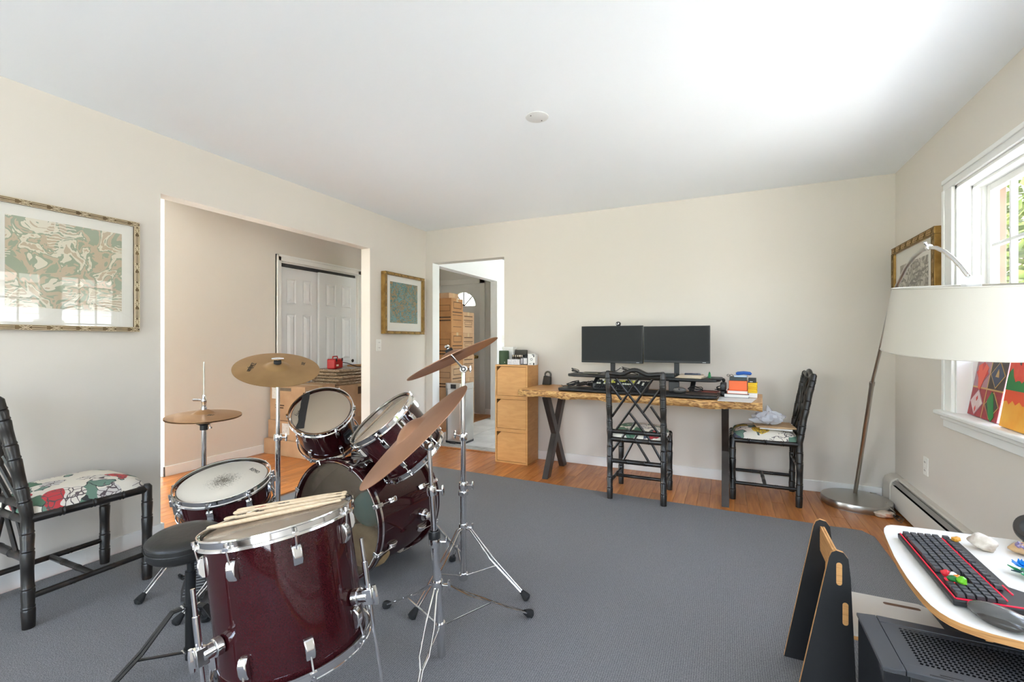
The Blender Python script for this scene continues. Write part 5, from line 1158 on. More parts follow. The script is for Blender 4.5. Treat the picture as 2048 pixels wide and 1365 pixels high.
# ================================================================ pictures
def picture(name, label, side, y0, y1, z0, z1, fw, depth, frame_mat, art, m_side, m_top, m_bot, relief=None, mat_col=srgb(228, 224, 214)):
    X = XL if side < 0 else XR; s = 1 if side < 0 else -1
    t = thing(name, label, 'picture', (X, (y0+y1)/2, z0)); bx = lambda b, a, c, ya, yb_, za, zb: b.box(min(X+s*a, X+s*c), max(X+s*a, X+s*c), ya, yb_, za, zb)
    for (ya, yb_, za, zb) in ((y0, y1, z1-fw, z1), (y0, y1, z0, z0+fw), (y0, y0+fw, z0+fw, z1-fw), (y1-fw, y1, z0+fw, z1-fw)):
        b = MB(); bx(b, .001, depth, ya, yb_, za, zb); fp = part('frame_side', b, frame_mat, t, bevel=.003)
        if relief:
            b = MB(); horiz = (yb_-ya) > (zb-za); L_ = (yb_-ya) if horiz else (zb-za); n = max(2, int(L_/.052)); xx = X+s*depth
            for k in range(n):
                c = (k+.5)/n
                P = (lambda a, w: (xx, ya+(yb_-ya)*0+a, za+w)) if horiz else (lambda a, w: (xx, ya+w, za+a))
                o = L_*c; q = L_/n/2
                if k % 2 == 0:
                    b.tube([P(o-q*.6, fw*.15), P(o+q*.6, fw*.85)], .0017, 5); b.tube([P(o-q*.6, fw*.85), P(o+q*.6, fw*.15)], .0017, 5)
                    b.tube([P(o-q*.2, fw*.15), P(o+q, fw*.85)], .0017, 5); b.tube([P(o-q*.2, fw*.85), P(o+q, fw*.15)], .0017, 5)
                else:
                    b.tube([P(o-q, fw*.33), P(o+q*.9, fw*.33)], .0017, 5); b.tube([P(o-q, fw*.67), P(o+q*.9, fw*.67)], .0017, 5)
            P = (lambda a, w: (xx, ya+a, za+w)) if horiz else (lambda a, w: (xx, ya+w, za+a))
            for w in (.06, .94): b.tube([P(0, fw*w), P(L_, fw*w)], .0022, 6)
            part('carved_lattice', b, relief, fp)['kind'] = 'stuff'
    b = MB(); bx(b, .006, depth*.55, y0+fw, y1-fw, z0+fw, z1-fw); part('mount', b, mat(name+'_mount', mat_col, .85), t)
    b = MB(); bx(b, depth*.55, depth*.55+.0012, y0+fw+m_side, y1-fw-m_side, z0+fw+m_bot, z1-fw-m_top); part('print', b, art, t)
    g = X+s*(depth*.55+.006); b = MB(); b.add([(g, y0+fw, z0+fw), (g, y1-fw, z0+fw), (g, y1-fw, z1-fw), (g, y0+fw, z1-fw)], [(0, 1, 2, 3)]); part('glass', b, frame_glass, t)
    return t
def landscape(name, a, b_, c_, sc=9, dist=3.0, wave=26):
    m = bpy.data.materials.new(name); m.use_nodes = True; nt = m.node_tree; N = nt.nodes; L = nt.links; p = N['Principled BSDF']; p.inputs['Roughness'].default_value = .8
    tc = N.new('ShaderNodeTexCoord'); nz = N.new('ShaderNodeTexNoise'); nz.inputs['Scale'].default_value = sc; nz.inputs['Detail'].default_value = 3; nz.inputs['Distortion'].default_value = 1.2; L.new(tc.outputs['Object'], nz.inputs['Vector'])
    wv = N.new('ShaderNodeTexWave'); wv.inputs['Scale'].default_value = wave; wv.inputs['Distortion'].default_value = 9; wv.inputs['Detail'].default_value = 2; wv.inputs['Detail Scale'].default_value = .8; wv.bands_direction = 'Z'; L.new(tc.outputs['Object'], wv.inputs['Vector'])
    c1 = N.new('ShaderNodeValToRGB'); c1.color_ramp.interpolation = 'CONSTANT'; els = [(0, a), (.42, b_), (.50, a), (.54, c_), (.60, b_)]
    while len(c1.color_ramp.elements) < len(els): c1.color_ramp.elements.new(.5)
    for e, (q, col) in zip(c1.color_ramp.elements, els): e.position = q; e.color = (*col, 1)
    L.new(nz.outputs['Fac'], c1.inputs[0])
    c2 = N.new('ShaderNodeMath'); c2.operation = 'LESS_THAN'; c2.inputs[1].default_value = .28; L.new(wv.outputs['Fac'], c2.inputs[0])
    n2 = N.new('ShaderNodeTexNoise'); n2.inputs['Scale'].default_value = 4.5; L.new(tc.outputs['Object'], n2.inputs['Vector']); c3 = N.new('ShaderNodeMath'); c3.operation = 'GREATER_THAN'; c3.inputs[1].default_value = .5; L.new(n2.outputs['Fac'], c3.inputs[0])
    mu = N.new('ShaderNodeMath'); mu.operation = 'MULTIPLY'; L.new(c2.outputs[0], mu.inputs[0]); L.new(c3.outputs[0], mu.inputs[1])
    mx = N.new('ShaderNodeMix'); mx.data_type = 'RGBA'; L.new(mu.outputs[0], mx.inputs[0]); L.new(c1.outputs[0], mx.inputs[6]); mx.inputs[7].default_value = (*c_, 1); L.new(mx.outputs[2], p.inputs['Base Color']); return m
ant = mat('antique_silver_gold', srgb(92, 74, 48), .5, .4, col2=srgb(120, 98, 66), scale=30)
antl = mat('antique_pale', srgb(206, 190, 160), .4, .4)  # lattice in a paler tone than the frame beneath
gold = mat('gold_leaf', srgb(188, 150, 84), .35, .6, col2=srgb(150, 112, 56), scale=14)
goldd = mat('gold_relief', srgb(112, 90, 52), .5, .4)
picture('framed_print', 'large framed print in green and tan with carved lattice frame', -1, .845, 1.465, 1.243, 1.872, .026, .03, ant, landscape('tan_green_print', srgb(158, 166, 142), srgb(196, 178, 152), srgb(222, 214, 194), 9, wave=22), .055, .055, .085, relief=antl)
picture('framed_print', 'small framed print in teal and ochre beside the doorway', -1, 3.53, 4.18, 1.262, 1.885, .030, .055, gold, landscape('teal_print', srgb(66, 104, 94), srgb(150, 120, 70), srgb(96, 140, 134), 14, wave=16), .070, .060, .085, relief=goldd)
picture('framed_print', 'gilt framed grey print near the window corner', 1, 3.475, 4.235, 1.17, 1.868, .045, .035, gold, landscape('grey_print', srgb(150, 142, 128), srgb(196, 190, 178), srgb(112, 106, 98), 8, wave=10), .09, .10, .10, relief=goldd)

# ================================================================ arc floor lamp
al = thing('arc_floor_lamp', 'brushed steel arc floor lamp with large white drum shade', 'floor lamp', (.86, 4.05, 0))
m = MB(); m.lathe([(0, 0), (.200, 0), (.200, .008), (.210, .008), (.212, .012), (.212, .052), (.209, .056), (0, .058)], 64, (.860, 4.045, 0)); part('base', m, brushed, al)
pts = [on_x(u, v, .88) for u, v in ((1710, 988), (1727, 880), (1744, 768))]
b = MB(); b.tube(pts, .0135, 16); part('lower_pole', b, brushed, al)
b = MB(); jd = (pts[2]-pts[1]).normalized(); b.cyl(pts[2]-jd*.012, pts[2]+jd*.012, .0155, 16); part('joint', b, brushed, al)
up = [on_x(u, v, .88) for u, v in ((1744, 768), (1755, 722), (1765, 680), (1774, 640), (1783, 603), (1797, 566), (1812, 537), (1828, 514), (1845, 500), (1858, 495))]
b = MB(); b.tube(up, .0098, 14); part('upper_pole', b, brushed, al)
arm = [on_x(u, v, .88) for u, v in ((1858, 495), (1873, 496), (1890, 504), (1907, 518), (1923, 535), (1937, 553))]
b = MB(); b.tube(arm, .0088, 14); part('arm', b, chrome, al)
kn = arm[0]; b = MB(); b.cyl(kn-V((0, .012, 0)), kn+V((0, .012, 0)), .0125, 14); b.cyl(kn, kn+V((-.015, 0, .02)), .005, 10); b.ell(kn+V((-.015, 0, .022)), (.007, .007, .007)); part('arm_knob', b, chrome, al)
SC = V((.862, 2.345, 1.403)); SNrm = V((0, -.112, 1)).normalized()
end = arm[-1]
b = MB(); b.tube([end, end+V((0, -.02, -.012)), SC+SNrm*.03], [.006, .006, .006], 10); part('swivel', b, chrome, al)
b = MB(); b.obox(SC+SNrm*.012, (.045, .05, .05)); part('shade_block', b, film_mat('clear_acrylic', (.85, .85, .84), .45, .1), al, bevel=.003)
shade_m = bpy.data.materials.new('linen_shade'); shade_m.use_nodes = True
_n = shade_m.node_tree.nodes; _l = shade_m.node_tree.links; _p = _n['Principled BSDF']; _p.inputs['Base Color'].default_value = (*srgb(204, 199, 188), 1); _p.inputs['Roughness'].default_value = .9
_t = _n.new('ShaderNodeBsdfTranslucent'); _t.inputs['Color'].default_value = (*srgb(232, 226, 214), 1); _m = _n.new('ShaderNodeMixShader'); _m.inputs[0].default_value = .2; _l.new(_p.outputs[0], _m.inputs[1]); _l.new(_t.outputs[0], _m.inputs[2]); _l.new(_m.outputs[0], _n['Material Output'].inputs['Surface'])
_tc = _n.new('ShaderNodeTexCoord'); _z = _n.new('ShaderNodeTexNoise'); _z.inputs['Scale'].default_value = 300; _l.new(_tc.outputs['Object'], _z.inputs['Vector']); _b = _n.new('ShaderNodeBump'); _b.inputs['Strength'].default_value = .15; _b.inputs['Distance'].default_value = .002; _l.new(_z.outputs['Fac'], _b.inputs['Height']); _l.new(_b.outputs[0], _p.inputs['Normal'])
SRT, SRB, SH = .236, .266, .255
m = MB(); m.lathe([(SRT, 0), (SRB, -SH), (SRB-.003, -SH), (SRT-.003, 0)], 72, SC, SNrm, closed=True); sh = part('shade', m, shade_m, al)
m = MB(); m.torus(SC, SNrm, SRT-.001, .0035, 72, 6); m.torus(SC-SNrm*SH, SNrm, SRB-.001, .0035, 72, 6); part('shade_rim', m, shade_m, sh)
m = MB()
for a in (0, 2.1, 4.2):
    e = frame_from(SNrm) @ V((math.cos(a), math.sin(a), 0)); m.tube([SC-SNrm*.01, SC+e*(SRT-.004)-SNrm*.004], .0022, 6)
part('spider', m, chrome, sh)
m = MB(); m.lathe([(.0, -.03), (.018, -.03), (.018, -.075), (.012, -.08), (0, -.08)], 14, SC, SNrm); m.cyl(SC+SNrm*.01, SC-SNrm*.04, .006, 10); part('socket', m, chrome, al)
m = MB(); m.ell(SC-SNrm*.12, (.03, .03, .042)); part('bulb', m, mat('bulb_glass', (.85, .85, .83), .2), al)
# lamp cord and stone by the heater
cord_m = mat('clear_cord', srgb(170, 160, 146), .4)
rd = random.Random(8); pts = [V((.98, 4.20, .06)), V((1.02, 4.215, .05))]
for k in range(34):
    a = k*.72; pts.append(V((1.035+.018*math.sin(a)+.004*rd.uniform(-1, 1), 4.03-.006*k*.5+.07*math.cos(a), max(.008, .012+.022*(1+math.sin(a*.8))+.003*rd.uniform(-1, 1)))))
b = MB(); b.tube(pts, .0032, 6); solid('lamp_cord', b, cord_m, 'bundled pale lamp cord beside the steel lamp base', 'cord')
b = MB(); b.tube([V((1.055, 3.93, .006))]+[V((1.04+.02*math.sin(k*1.1), 3.80+.07*math.cos(k*1.1)+.004*k, .008+.010*(k % 3))) for k in range(16)], .003, 6); solid('extension_cord', b, cab_b, 'brown coiled extension cord under the heater end', 'cord')
def rocky(seed, amp=.16, f=3.0):
    rd = random.Random(seed); ph = [rd.uniform(0, 6) for _ in range(9)]
    return lambda p: 1+amp*(math.sin(f*p.x+ph[0])*math.cos(f*p.y+ph[1])+.6*math.sin(2.3*f*p.z+ph[2]+f*p.x)+.4*math.sin(3.7*f*p.y+ph[3])*math.sin(3.1*f*p.x+ph[4]))
b = MB(); b.ell((.975, 3.850, .020), (.055, .042, .022), 24, 14, Matrix.Rotation(R(20), 3, 'Z'), rocky(3, .14)); b.v = [(x, y, max(z, .0005)) for x, y, z in b.v]; solid('stone', b, ramp_mat('agate', [(.3, srgb(168, 150, 130)), (.5, srgb(206, 192, 176)), (.62, srgb(200, 140, 110)), (.75, srgb(186, 176, 162))], scale=14, rough=.4), 'pale rough stone lying on the boards by lamp base', 'stone', angle=60)

# ================================================================ small canvases on the window sill
def canvas(label, p0, p1, h, tilt, dep, mats, edge_mat, name='canvas_painting', quad=False):
    p0, p1 = V(p0), V(p1); d = (p1-p0); w = d.length; x = d.normalized(); nrm = V((x.y, -x.x, 0)); 
    if nrm.x > 0: nrm = -nrm
    up = (V((0, 0, 1))*math.cos(tilt)-nrm*math.sin(tilt)).normalized(); back = -(x.cross(up)); 
    if back.dot(nrm) > 0: back = -back
    t = thing(name, label, 'painting', p0+d*.5); rot = Matrix((x, up, back)).transposed()
    b = MB(); b.obox(p0+x*w/2+up*h/2+back*dep/2, (w, h, dep), rot); part('stretcher', b, edge_mat, t, bevel=.002)
    return t, p0, x, up, -back, w
red = mat('red_paint', srgb(200, 44, 48), .5, col2=srgb(220, 70, 60), scale=30); dred = mat('crimson_paint', srgb(146, 36, 48), .5, col2=srgb(166, 50, 58), scale=30)
navy = mat('navy_paint', srgb(62, 70, 96), .5); brn = mat('umber_paint', srgb(78, 62, 52), .5, col2=srgb(60, 52, 50), scale=25); pinkw = mat('pale_pink_paint', srgb(222, 206, 202), .6, col2=srgb(206, 176, 178), scale=20)
grn = mat('green_paint', srgb(38, 128, 64), .5); gline = mat('gold_line', srgb(200, 160, 96), .4, .3); lilac = mat('lilac_edge', srgb(226, 186, 206), .6); mauve = mat('mauve_paint', srgb(176, 130, 140), .5)
A0, A1 = on_z(1929, 824, WZ0+.002), on_z(1997, 849, WZ0+.002)
A0 = V((1.19, 3.31, WZ0+.004)); A1 = V((1.165, 2.925, WZ0+.004)); A0.y = 3.275
t, p0, x, up, nf_, w = canvas('square canvas of four playing card diamonds on the sill', A0, A1, .30, .16, .032, None, lilac)
h = .30; g = .004
def q2(mb, pts, off): mb.prism([p0+x*a+up*c+nf_*off for a, c in pts], nf_*.0012)
cells = [((0, w/2-g), (h/2+g, h), mauve, red, None), ((w/2+g, w), (h/2+g, h), brn, navy, gline), ((0, w/2-g), (0, h/2-g), dred, pinkw, red), ((w/2+g, w), (0, h/2-g), dred, brn, grn)]
for (a0, a1), (c0, c1), bg, dm, ac in cells:
    b = MB(); q2(b, [(a0, c0), (a1, c0), (a1, c1), (a0, c1)], .0004); fld = part('painted_field', b, bg, t, smooth=False)
    ca, cc = (a0+a1)/2, (c0+c1)/2; ra, rc = (a1-a0)*.47, (c1-c0)*.47
    b = MB(); q2(b, [(ca-ra, cc), (ca, cc-rc), (ca+ra, cc), (ca, cc+rc)], .0016); part('painted_diamond', b, gline if dm in (navy, brn) else mauve, fld, smooth=False)
    b = MB(); k = .9; q2(b, [(ca-ra*k, cc), (ca, cc-rc*k), (ca+ra*k, cc), (ca, cc+rc*k)], .0022); part('painted_diamond', b, dm, fld, smooth=False)
    if ac is grn: b = MB(); q2(b, [(ca-.055, cc+.02), (ca-.02, cc+.07), (ca+.005, cc+.05), (ca+.05, cc-.05), (ca+.03, cc-.075), (ca, cc-.06)], .003); part('painted_leaf', b, grn, fld, smooth=False)
    elif ac is red:
        b = MB(); q2(b, [(ca-.01, cc+.02), (ca, cc+.005), (ca+.012, cc+.02), (ca+.004, cc+.034)], .003); q2(b, [(ca-.01, cc-.035), (ca, cc-.055), (ca+.01, cc-.035), (ca, cc-.02)], .003); part('painted_pip', b, red, fld, smooth=False)
    elif ac is gline: b = MB(); q2(b, [(ca-.02, cc-.01), (ca+.018, cc-.012), (ca+.012, cc+.012), (ca, cc+.03), (ca-.01, cc+.012)], .003); part('painted_pip', b, gline, fld, smooth=False)
    else: b = MB(); q2(b, [(ca-.06, cc+.035), (ca-.02, cc+.05), (ca, cc+.01), (ca+.025, cc+.05), (ca+.065, cc+.03), (ca+.01, cc-.09), (ca-.015, cc-.08)], .003); part('painted_heart', b, mat('orange_red_paint', srgb(232, 92, 66), .5), fld, smooth=False)
for pts in ([(w/2-g, 0), (w/2+g, 0), (w/2+g, h), (w/2-g, h)], [(0, h/2-g), (w, h/2-g), (w, h/2+g), (0, h/2+g)]): b = MB(); q2(b, pts, .001); part('gold_band', b, gline, t, smooth=False)
B0, B1 = V((1.125, 2.84, WZ0+.004)), V((1.125, 2.615, WZ0+.004)); B0, B1 = V((1.150, 2.862, WZ0+.004)), V((1.135, 2.60, WZ0+.004))
fire = ramp_mat('flame_paint', [(.0, srgb(240, 160, 40)), (.42, srgb(236, 150, 44)), (.52, srgb(222, 50, 40)), (1, srgb(232, 70, 60))], scale=1, rough=.5)
t, p0, x, up, nf_, w = canvas('tall canvas painted with orange flames and a green wave on the sill', B0, B1, .36, .14, .035, None, mat('orange_edge', srgb(244, 190, 110), .6))
amb = mat('amber_paint', srgb(238, 158, 44), .5, col2=srgb(246, 184, 70), scale=9); rd_ = mat('scarlet_paint', srgb(226, 52, 44), .5, col2=srgb(236, 92, 70), scale=14)
b = MB(); q2(b, [(0, 0), (w, 0), (w, .135), (0, .135)], .0004); part('painted_field', b, amb, t, smooth=False)
b = MB(); q2(b, [(0, .115), (.03, .12), (.05, .105), (.08, .125), (.11, .108), (.14, .125), (.17, .11), (w, .12), (w, .19), (0, .19)], .001); part('painted_field', b, mat('orange_paint', srgb(234, 84, 44), .5), t, smooth=False)
b = MB(); q2(b, [(0, .185), (w, .185), (w, .36), (0, .36)], .001); part('painted_field', b, rd_, t, smooth=False)
wv = [(0, .17), (w, .17)]+[(w-w*k/14, .20+.02*abs(math.sin(k*1.3))) for k in range(11)]+[(.05, .235), (.035, .27), (.012, .255), (.0, .225)]
b = MB(); q2(b, wv, .0018); part('painted_wave', b, grn, t, smooth=False)
b = MB(); q2(b, [(.085, .29), (.10, .285), (.108, .36), (.08, .36)], .0018); part('painted_stroke', b, brn, t, smooth=False)
# ================================================================ children's plywood desk, chair and computer by the window
ply = ramp_mat('plywood_edge', [(.3, srgb(196, 138, 78)), (.5, srgb(214, 160, 100)), (.7, srgb(176, 120, 66))], scale=4, rough=.55, stretch=(2, 2, 60))
lam_w = mat('white_laminate', srgb(236, 233, 226), .35); lam_b = mat('black_laminate', (.016, .016, .017), .42, bump=.05, bscale=200)
TZ = .52
out = [on_z(u, v, TZ) for u, v in ((1772, 1076), (1788, 1112), (1800, 1133), (1814, 1155), (1830, 1176), (1846, 1195), (1862, 1211), (1880, 1225), (1900, 1237), (1922, 1247), (1950, 1257), (1985, 1268), (2048, 1284))]
far = [on_z(u, v, TZ) for u, v in ((2048, 1083), (1900, 1064), (1800, 1052), (1783, 1050.5), (1773, 1052), (1768, 1057), (1768, 1065))]
poly = out+[V((1.03, 1.36, TZ)), V((1.035, 1.42, TZ)), V((1.035, 2.115, TZ))]+far
kd = thing('kids_desk', 'low white topped plywood desk under the window', 'desk', (.75, 1.75, 0))
m = MB(); m.prism([p-V((0, 0, .019)) for p in poly], (0, 0, .018)); part('tabletop', m, ply, kd)
m = MB(); m.prism([p-V((0, 0, .001)) for p in poly], (0, 0, .001)); part('laminate_top', m, lam_w, kd)
b = MB(); b.prism([(.640, 1.56, .013), (.640, 2.0, .013), (.640, 2.0, TZ-.019), (.640, 1.50, TZ-.019), (.640, 1.50, .47), (.640, 1.56, .42)], (.015, 0, 0)); part('side_panel', b, lam_b, kd, bevel=.001)
b = MB(); b.box(.99, 1.005, 1.45, 2.05, 0, TZ-.019); part('side_panel', b, lam_b, kd, bevel=.001)
b = MB(); b.box(.655, .99, 1.97, 1.985, .25, TZ-.019); part('back_panel', b, lam_b, kd, bevel=.001)
b = MB(); b.box(.655, .99, 1.555, 1.57, .34, TZ-.019); part('front_rail', b, lam_b, kd, bevel=.001)
q = on_z(1979, 1280, .472); b = MB(); b.box(q.x-.008, q.x+.006, q.y-.004, 1.565, .468, TZ-.019); part('support_tenon', b, ply, kd, bevel=.001)

# plywood chair
kc = thing('kids_chair', 'small plywood chair with black sides and white seat', 'chair', (.45, 1.84, RUG))
side = [(.200, RUG), (.372, RUG), (.362, .15), (.349, .46), (.343, .520), (.331, .537), (.312, .541), (.300, .533), (.293, .515)]
for Y in (1.700, 1.968):
    b = MB(); b.prism([(x, Y, z) for x, z in side], (0, .012, 0)); sd_ = part('side_panel', b, ply, kc)
    sh2 = [(.2008, RUG)]+[(.2+(x-.2)*.985+.001, z-.0012) for x, z in side[1:]]
    b = MB(); b.prism([(x, Y-.0006, z) for x, z in side], (0, .0006, 0)); part('black_face', b, lam_b, sd_)
    b = MB(); b.prism([(x, Y+.012, z) for x, z in side], (0, .0006, 0)); part('black_face', b, lam_b, sd_)
    for (x0, x1, z0, z1) in ((.312, .327, .435, .505), (.328, .343, .315, .385)):
        n = 8; cxm = (x0+x1)/2; rr = (x1-x0)/2
        pl = [(cxm+rr*math.cos(a), Y-.0012, z1-rr+rr*math.sin(a)) for a in [math.pi*k/n for k in range(n+1)]]+[(cxm+rr*math.cos(a), Y-.0012, z0+rr+rr*math.sin(a)) for a in [math.pi+math.pi*k/n for k in range(n+1)]]
        b = MB(); b.prism(pl, (0, .0008, 0)); part('tenon', b, ply, sd_)
for (x, z0, z1) in ((.3195, .43, .518), (.3355, .31, .39)):
    b = MB(); b.box(x-.007, x-.0005, 1.712, 1.968, z0, z1); b.box(x+.0005, x+.007, 1.712, 1.968, z0, z1); part('back_slat', b, ply, kc, bevel=.0008)
seat = [on_z(u, v, .29) for u, v in ((1848, 1212), (1866, 1222), (1889, 1260))]
sp = [(.345, 1.995), (.598, 1.995), (.618, 1.975), (.624, 1.70), (.345, 1.70)]
b = MB(); b.prism([(x, y, .277) for x, y in sp], (0, 0, .012)); stp = part('seat', b, ply, kc, bevel=.001)
b = MB(); b.prism([(x, y, .2892) for x, y in sp], (0, 0, .0008)); part('white_face', b, lam_w, stp)
b = MB(); n = 8; c0, c1, cy, rr = .50, .585, 1.955, .008
b.prism([(c1+rr*math.cos(a), cy+rr*math.sin(a), .2896) for a in [-math.pi/2+math.pi*k/n for k in range(n+1)]]+[(c0+rr*math.cos(a), cy+rr*math.sin(a), .2896) for a in [math.pi/2+math.pi*k/n for k in range(n+1)]], (0, 0, .0008)); part('hand_slot', b, mat('slot_wood', srgb(112, 78, 50), .7), stp)
b = MB(); b.prism([(.58, 1.72, RUG), (.592, 1.72, RUG), (.592, 1.72, .277), (.58, 1.72, .277)], (0, .24, 0)); part('front_leg', b, lam_b, kc, bevel=.001)

# computer tower
pcb = mat('case_black', (.050, .053, .060), .42); pcg = mat('case_glass', (.012, .013, .015), .05, spec=.7)
pc = thing('computer_tower', 'black computer tower with perforated top panel beside the plywood chair', 'computer', (.55, 1.41, RUG))
PX0, PX1, PY0, PY1, PZ = .326, .785, 1.297, 1.528, .450
b = MB(); b.box(PX0+.05, PX1, PY0+.003, PY1, RUG+.012, PZ-.012); part('chassis', b, black_m, pc, bevel=.002)
b = MB(); b.box(PX0+.003, PX0+.05, PY0+.004, PY1-.004, RUG+.012, PZ-.012); part('front_glass', b, pcg, pc, bevel=.002)
b = MB(); b.add([(PX0, PY0, PZ-.012), (PX0+.042, PY0, PZ-.012), (PX0+.042, PY1, PZ-.012), (PX0, PY1, PZ-.012), (PX0, PY0, PZ-.004), (PX0+.042, PY0, PZ), (PX0+.042, PY1, PZ), (PX0, PY1, PZ-.004)], [(0,3,2,1),(4,5,6,7),(0,1,5,4),(1,2,6,5),(2,3,7,6),(3,0,4,7)]); part('front_bezel', b, pcb, pc, bevel=.0015)
b = MB(); X0, X1 = PX0+.0435, PX1
for (y0, y1) in ((PY0, PY0+.030), (PY1-.030, PY1)): b.box(X0, X1, y0, y1, PZ-.012, PZ)
part('top_rail', b, pcb, pc, bevel=.001)
# perforated mesh: real holes
hx0, hx1, hy0, hy1 = X0+.034, X1-.002, PY0+.040, PY1-.040; nx, ny = 38, 15; m = MB(); dxp, dyp = (hx1-hx0)/nx, (hy1-hy0)/ny
m.add([(X0, PY0+.031, PZ-.001), (hx0, PY0+.031, PZ-.001), (hx0, PY1-.031, PZ-.001), (X0, PY1-.031, PZ-.001)], [(0, 1, 2, 3)])
m.add([(hx0, PY0+.031, PZ-.001), (X1, PY0+.031, PZ-.001), (X1, hy0, PZ-.001), (hx0, hy0, PZ-.001)], [(0, 1, 2, 3)]); m.add([(hx0, hy1, PZ-.001), (X1, hy1, PZ-.001), (X1, PY1-.031, PZ-.001), (hx0, PY1-.031, PZ-.001)], [(0, 1, 2, 3)])
m.add([(hx1, hy0, PZ-.001), (X1, hy0, PZ-.001), (X1, hy1, PZ-.001), (hx1, hy1, PZ-.001)], [(0, 1, 2, 3)])
for i in range(nx):
    for j in range(ny):
        a, c_ = hx0+i*dxp, hy0+j*dyp; cx0, cy0 = a+dxp/2, c_+dyp/2; hr = .43
        Z = PZ-.001; o4 = [(a, c_, Z), (a+dxp, c_, Z), (a+dxp, c_+dyp, Z), (a, c_+dyp, Z)]; s4 = [(cx0-dxp*hr, cy0-dyp*hr*.55, Z), (cx0+dxp*hr*.2, cy0-dyp*hr, Z), (cx0+dxp*hr, cy0+dyp*hr*.55, Z), (cx0-dxp*hr*.2, cy0+dyp*hr, Z)]
        m.add(o4+s4, [(0, 1, 5, 4), (1, 2, 6, 5), (2, 3, 7, 6), (3, 0, 4, 7)])
part('perforated_mesh', m, pcb, pc, smooth=False)
b = MB(); b.box(X0+.002, X1, PY0+.032, PY1-.032, PZ-.0125, PZ-.0115); part('hole_shade_sheet', b, MATS['gap_shade_black'], pc)  # black sheet paints the shade seen through the holes
for k in range(7): b = MB(); b.box(PX0+.062, PX0+.082, PY0, PY0+.004, .40-k*.016, .408-k*.016); part('slot_cover', b, plate_m, pc)
for k in range(2): b = MB(); b.box(PX0+.085+k*.02, PX0+.125+k*.02, PY0+.006+.008*k, PY0+.009+.008*k, PZ, PZ+.0008); part('port_line', b, black_m, pc)

# gaming keyboard
gk = thing('keyboard', 'black backlit keyboard with red glow on the white desk', 'keyboard', (.58, 1.73, TZ), group=None)
KR = Matrix.Rotation(R(-1.2), 3, 'Z'); KXF = M4(KR, (.530, 1.512, TZ)) @ M4(Matrix.Rotation(R(-3.0), 3, 'Y'))
b = MB(KXF); b.prism([(-.008, -.004, .003), (.150, -.004, .003), (.175, .03, .003), (.175, .09, .003), (.142, .12, .003), (.142, .44, .003), (-.008, .44, .003)], (0, 0, .016)); part('base', b, black_m, gk, bevel=.003)
glow = mat('red_backlight', (.30, .0, .012), .4, emit=(1.0, .015, .06), estr=.16)
for (x0, x1, y0, y1) in ((-.0025, -.001, .004, .436), (0, .128, .001, .004), (.1035, .1058, .03, .43), (.1285, .131, .07, .12), (.012, .028, .083, .118), (.028, .040, .085, .100)):
    b = MB(KXF); b.box(x0, x1, y0, y1, .019, .0215); part('backlight_strip', b, glow, gk)
kcap = mat('keycap_grey', (.058, .058, .061), .55); km_ = {}
def keymesh(wu):
    if wu not in km_:
        b = MB(); b.obox((0, 0, .0045), (.0160, .019*wu-.003, .009), None, .86); o = mesh_obj('key', b, kcap, smooth=False); km_[wu] = o.data; bpy.data.objects.remove(o)
    return km_[wu]
rows = {5: [1, None, 1, 1, 1, 1, .5, 1, 1, 1, 1, .5, 1, 1, 1, 1], 4: [1]*13+[2], 3: [1.5]+[1]*12+[1.5], 2: [1.75]+[1]*11+[2.25], 1: [2.25]+[1]*10+[2.75], 0: [1.25, 1.25, 1.25, 6.25, 1.25, 1.25, 1.25, 1.25]}
UY = .435
for r, ks in rows.items():
    xx = .012+r*.0188+(.0065 if r == 5 else 0); y = UY
    for i, kz in enumerate(ks):
        if kz is None: y -= .019*.9; continue
        if kz == .5: y -= .0095; continue
        o = bpy.data.objects.new('key', keymesh(kz)); COL.objects.link(o); o.parent = gk
        mt = KXF @ M4(None, (xx, y-.0095*kz, .0205)); mt.translation -= OFF[gk.name]; o.matrix_local = mt; y -= .019*kz
    for (c0, n_) in ((15.25, 3), (18.5, 4)):
        for i in range(n_):
            if c0 < 16 and (r == 2 or (r == 1 and i != 1) or (r == 0)): continue
            if c0 > 16 and r == 5: continue
            o = bpy.data.objects.new('key', keymesh(1)); COL.objects.link(o); o.parent = gk
            mt = KXF @ M4(None, (xx, UY-.019*(c0+i+.5), .0205)); mt.translation -= OFF[gk.name]; o.matrix_local = mt
cols = {'red': srgb(206, 34, 48), 'white': srgb(226, 222, 214), 'orange': srgb(238, 140, 28), 'dark green': srgb(24, 104, 44), 'lime green': srgb(110, 190, 40)}
for i, (nm, xk, yk, sc_) in enumerate((('red', .016, .118, .009), ('white', .028, .108, .008), ('orange', .033, .098, .008), ('dark green', .020, .086, .009), ('lime green', .036, .080, .010))):
    b = MB(); p = KXF @ V((xk, yk, .034)); b.ell(p, (sc_*1.2, sc_*1.2, sc_), 12, 8, fn=rocky(i, .18, 2.2)); solid('bead', b, mat('bead_'+nm.replace(' ', '_'), cols[nm], .25), 'small glossy %s bead sitting on the backlit keyboard' % nm, 'bead')
b = MB(); p = KXF @ V((.128, .395, .034)); b.ell(p, (.012, .010, .008), 12, 8, fn=rocky(9, .15)); solid('bead', b, mat('bead_amber', srgb(214, 150, 50), .3), 'amber bead perched by the escape key end of the keyboard', 'bead')
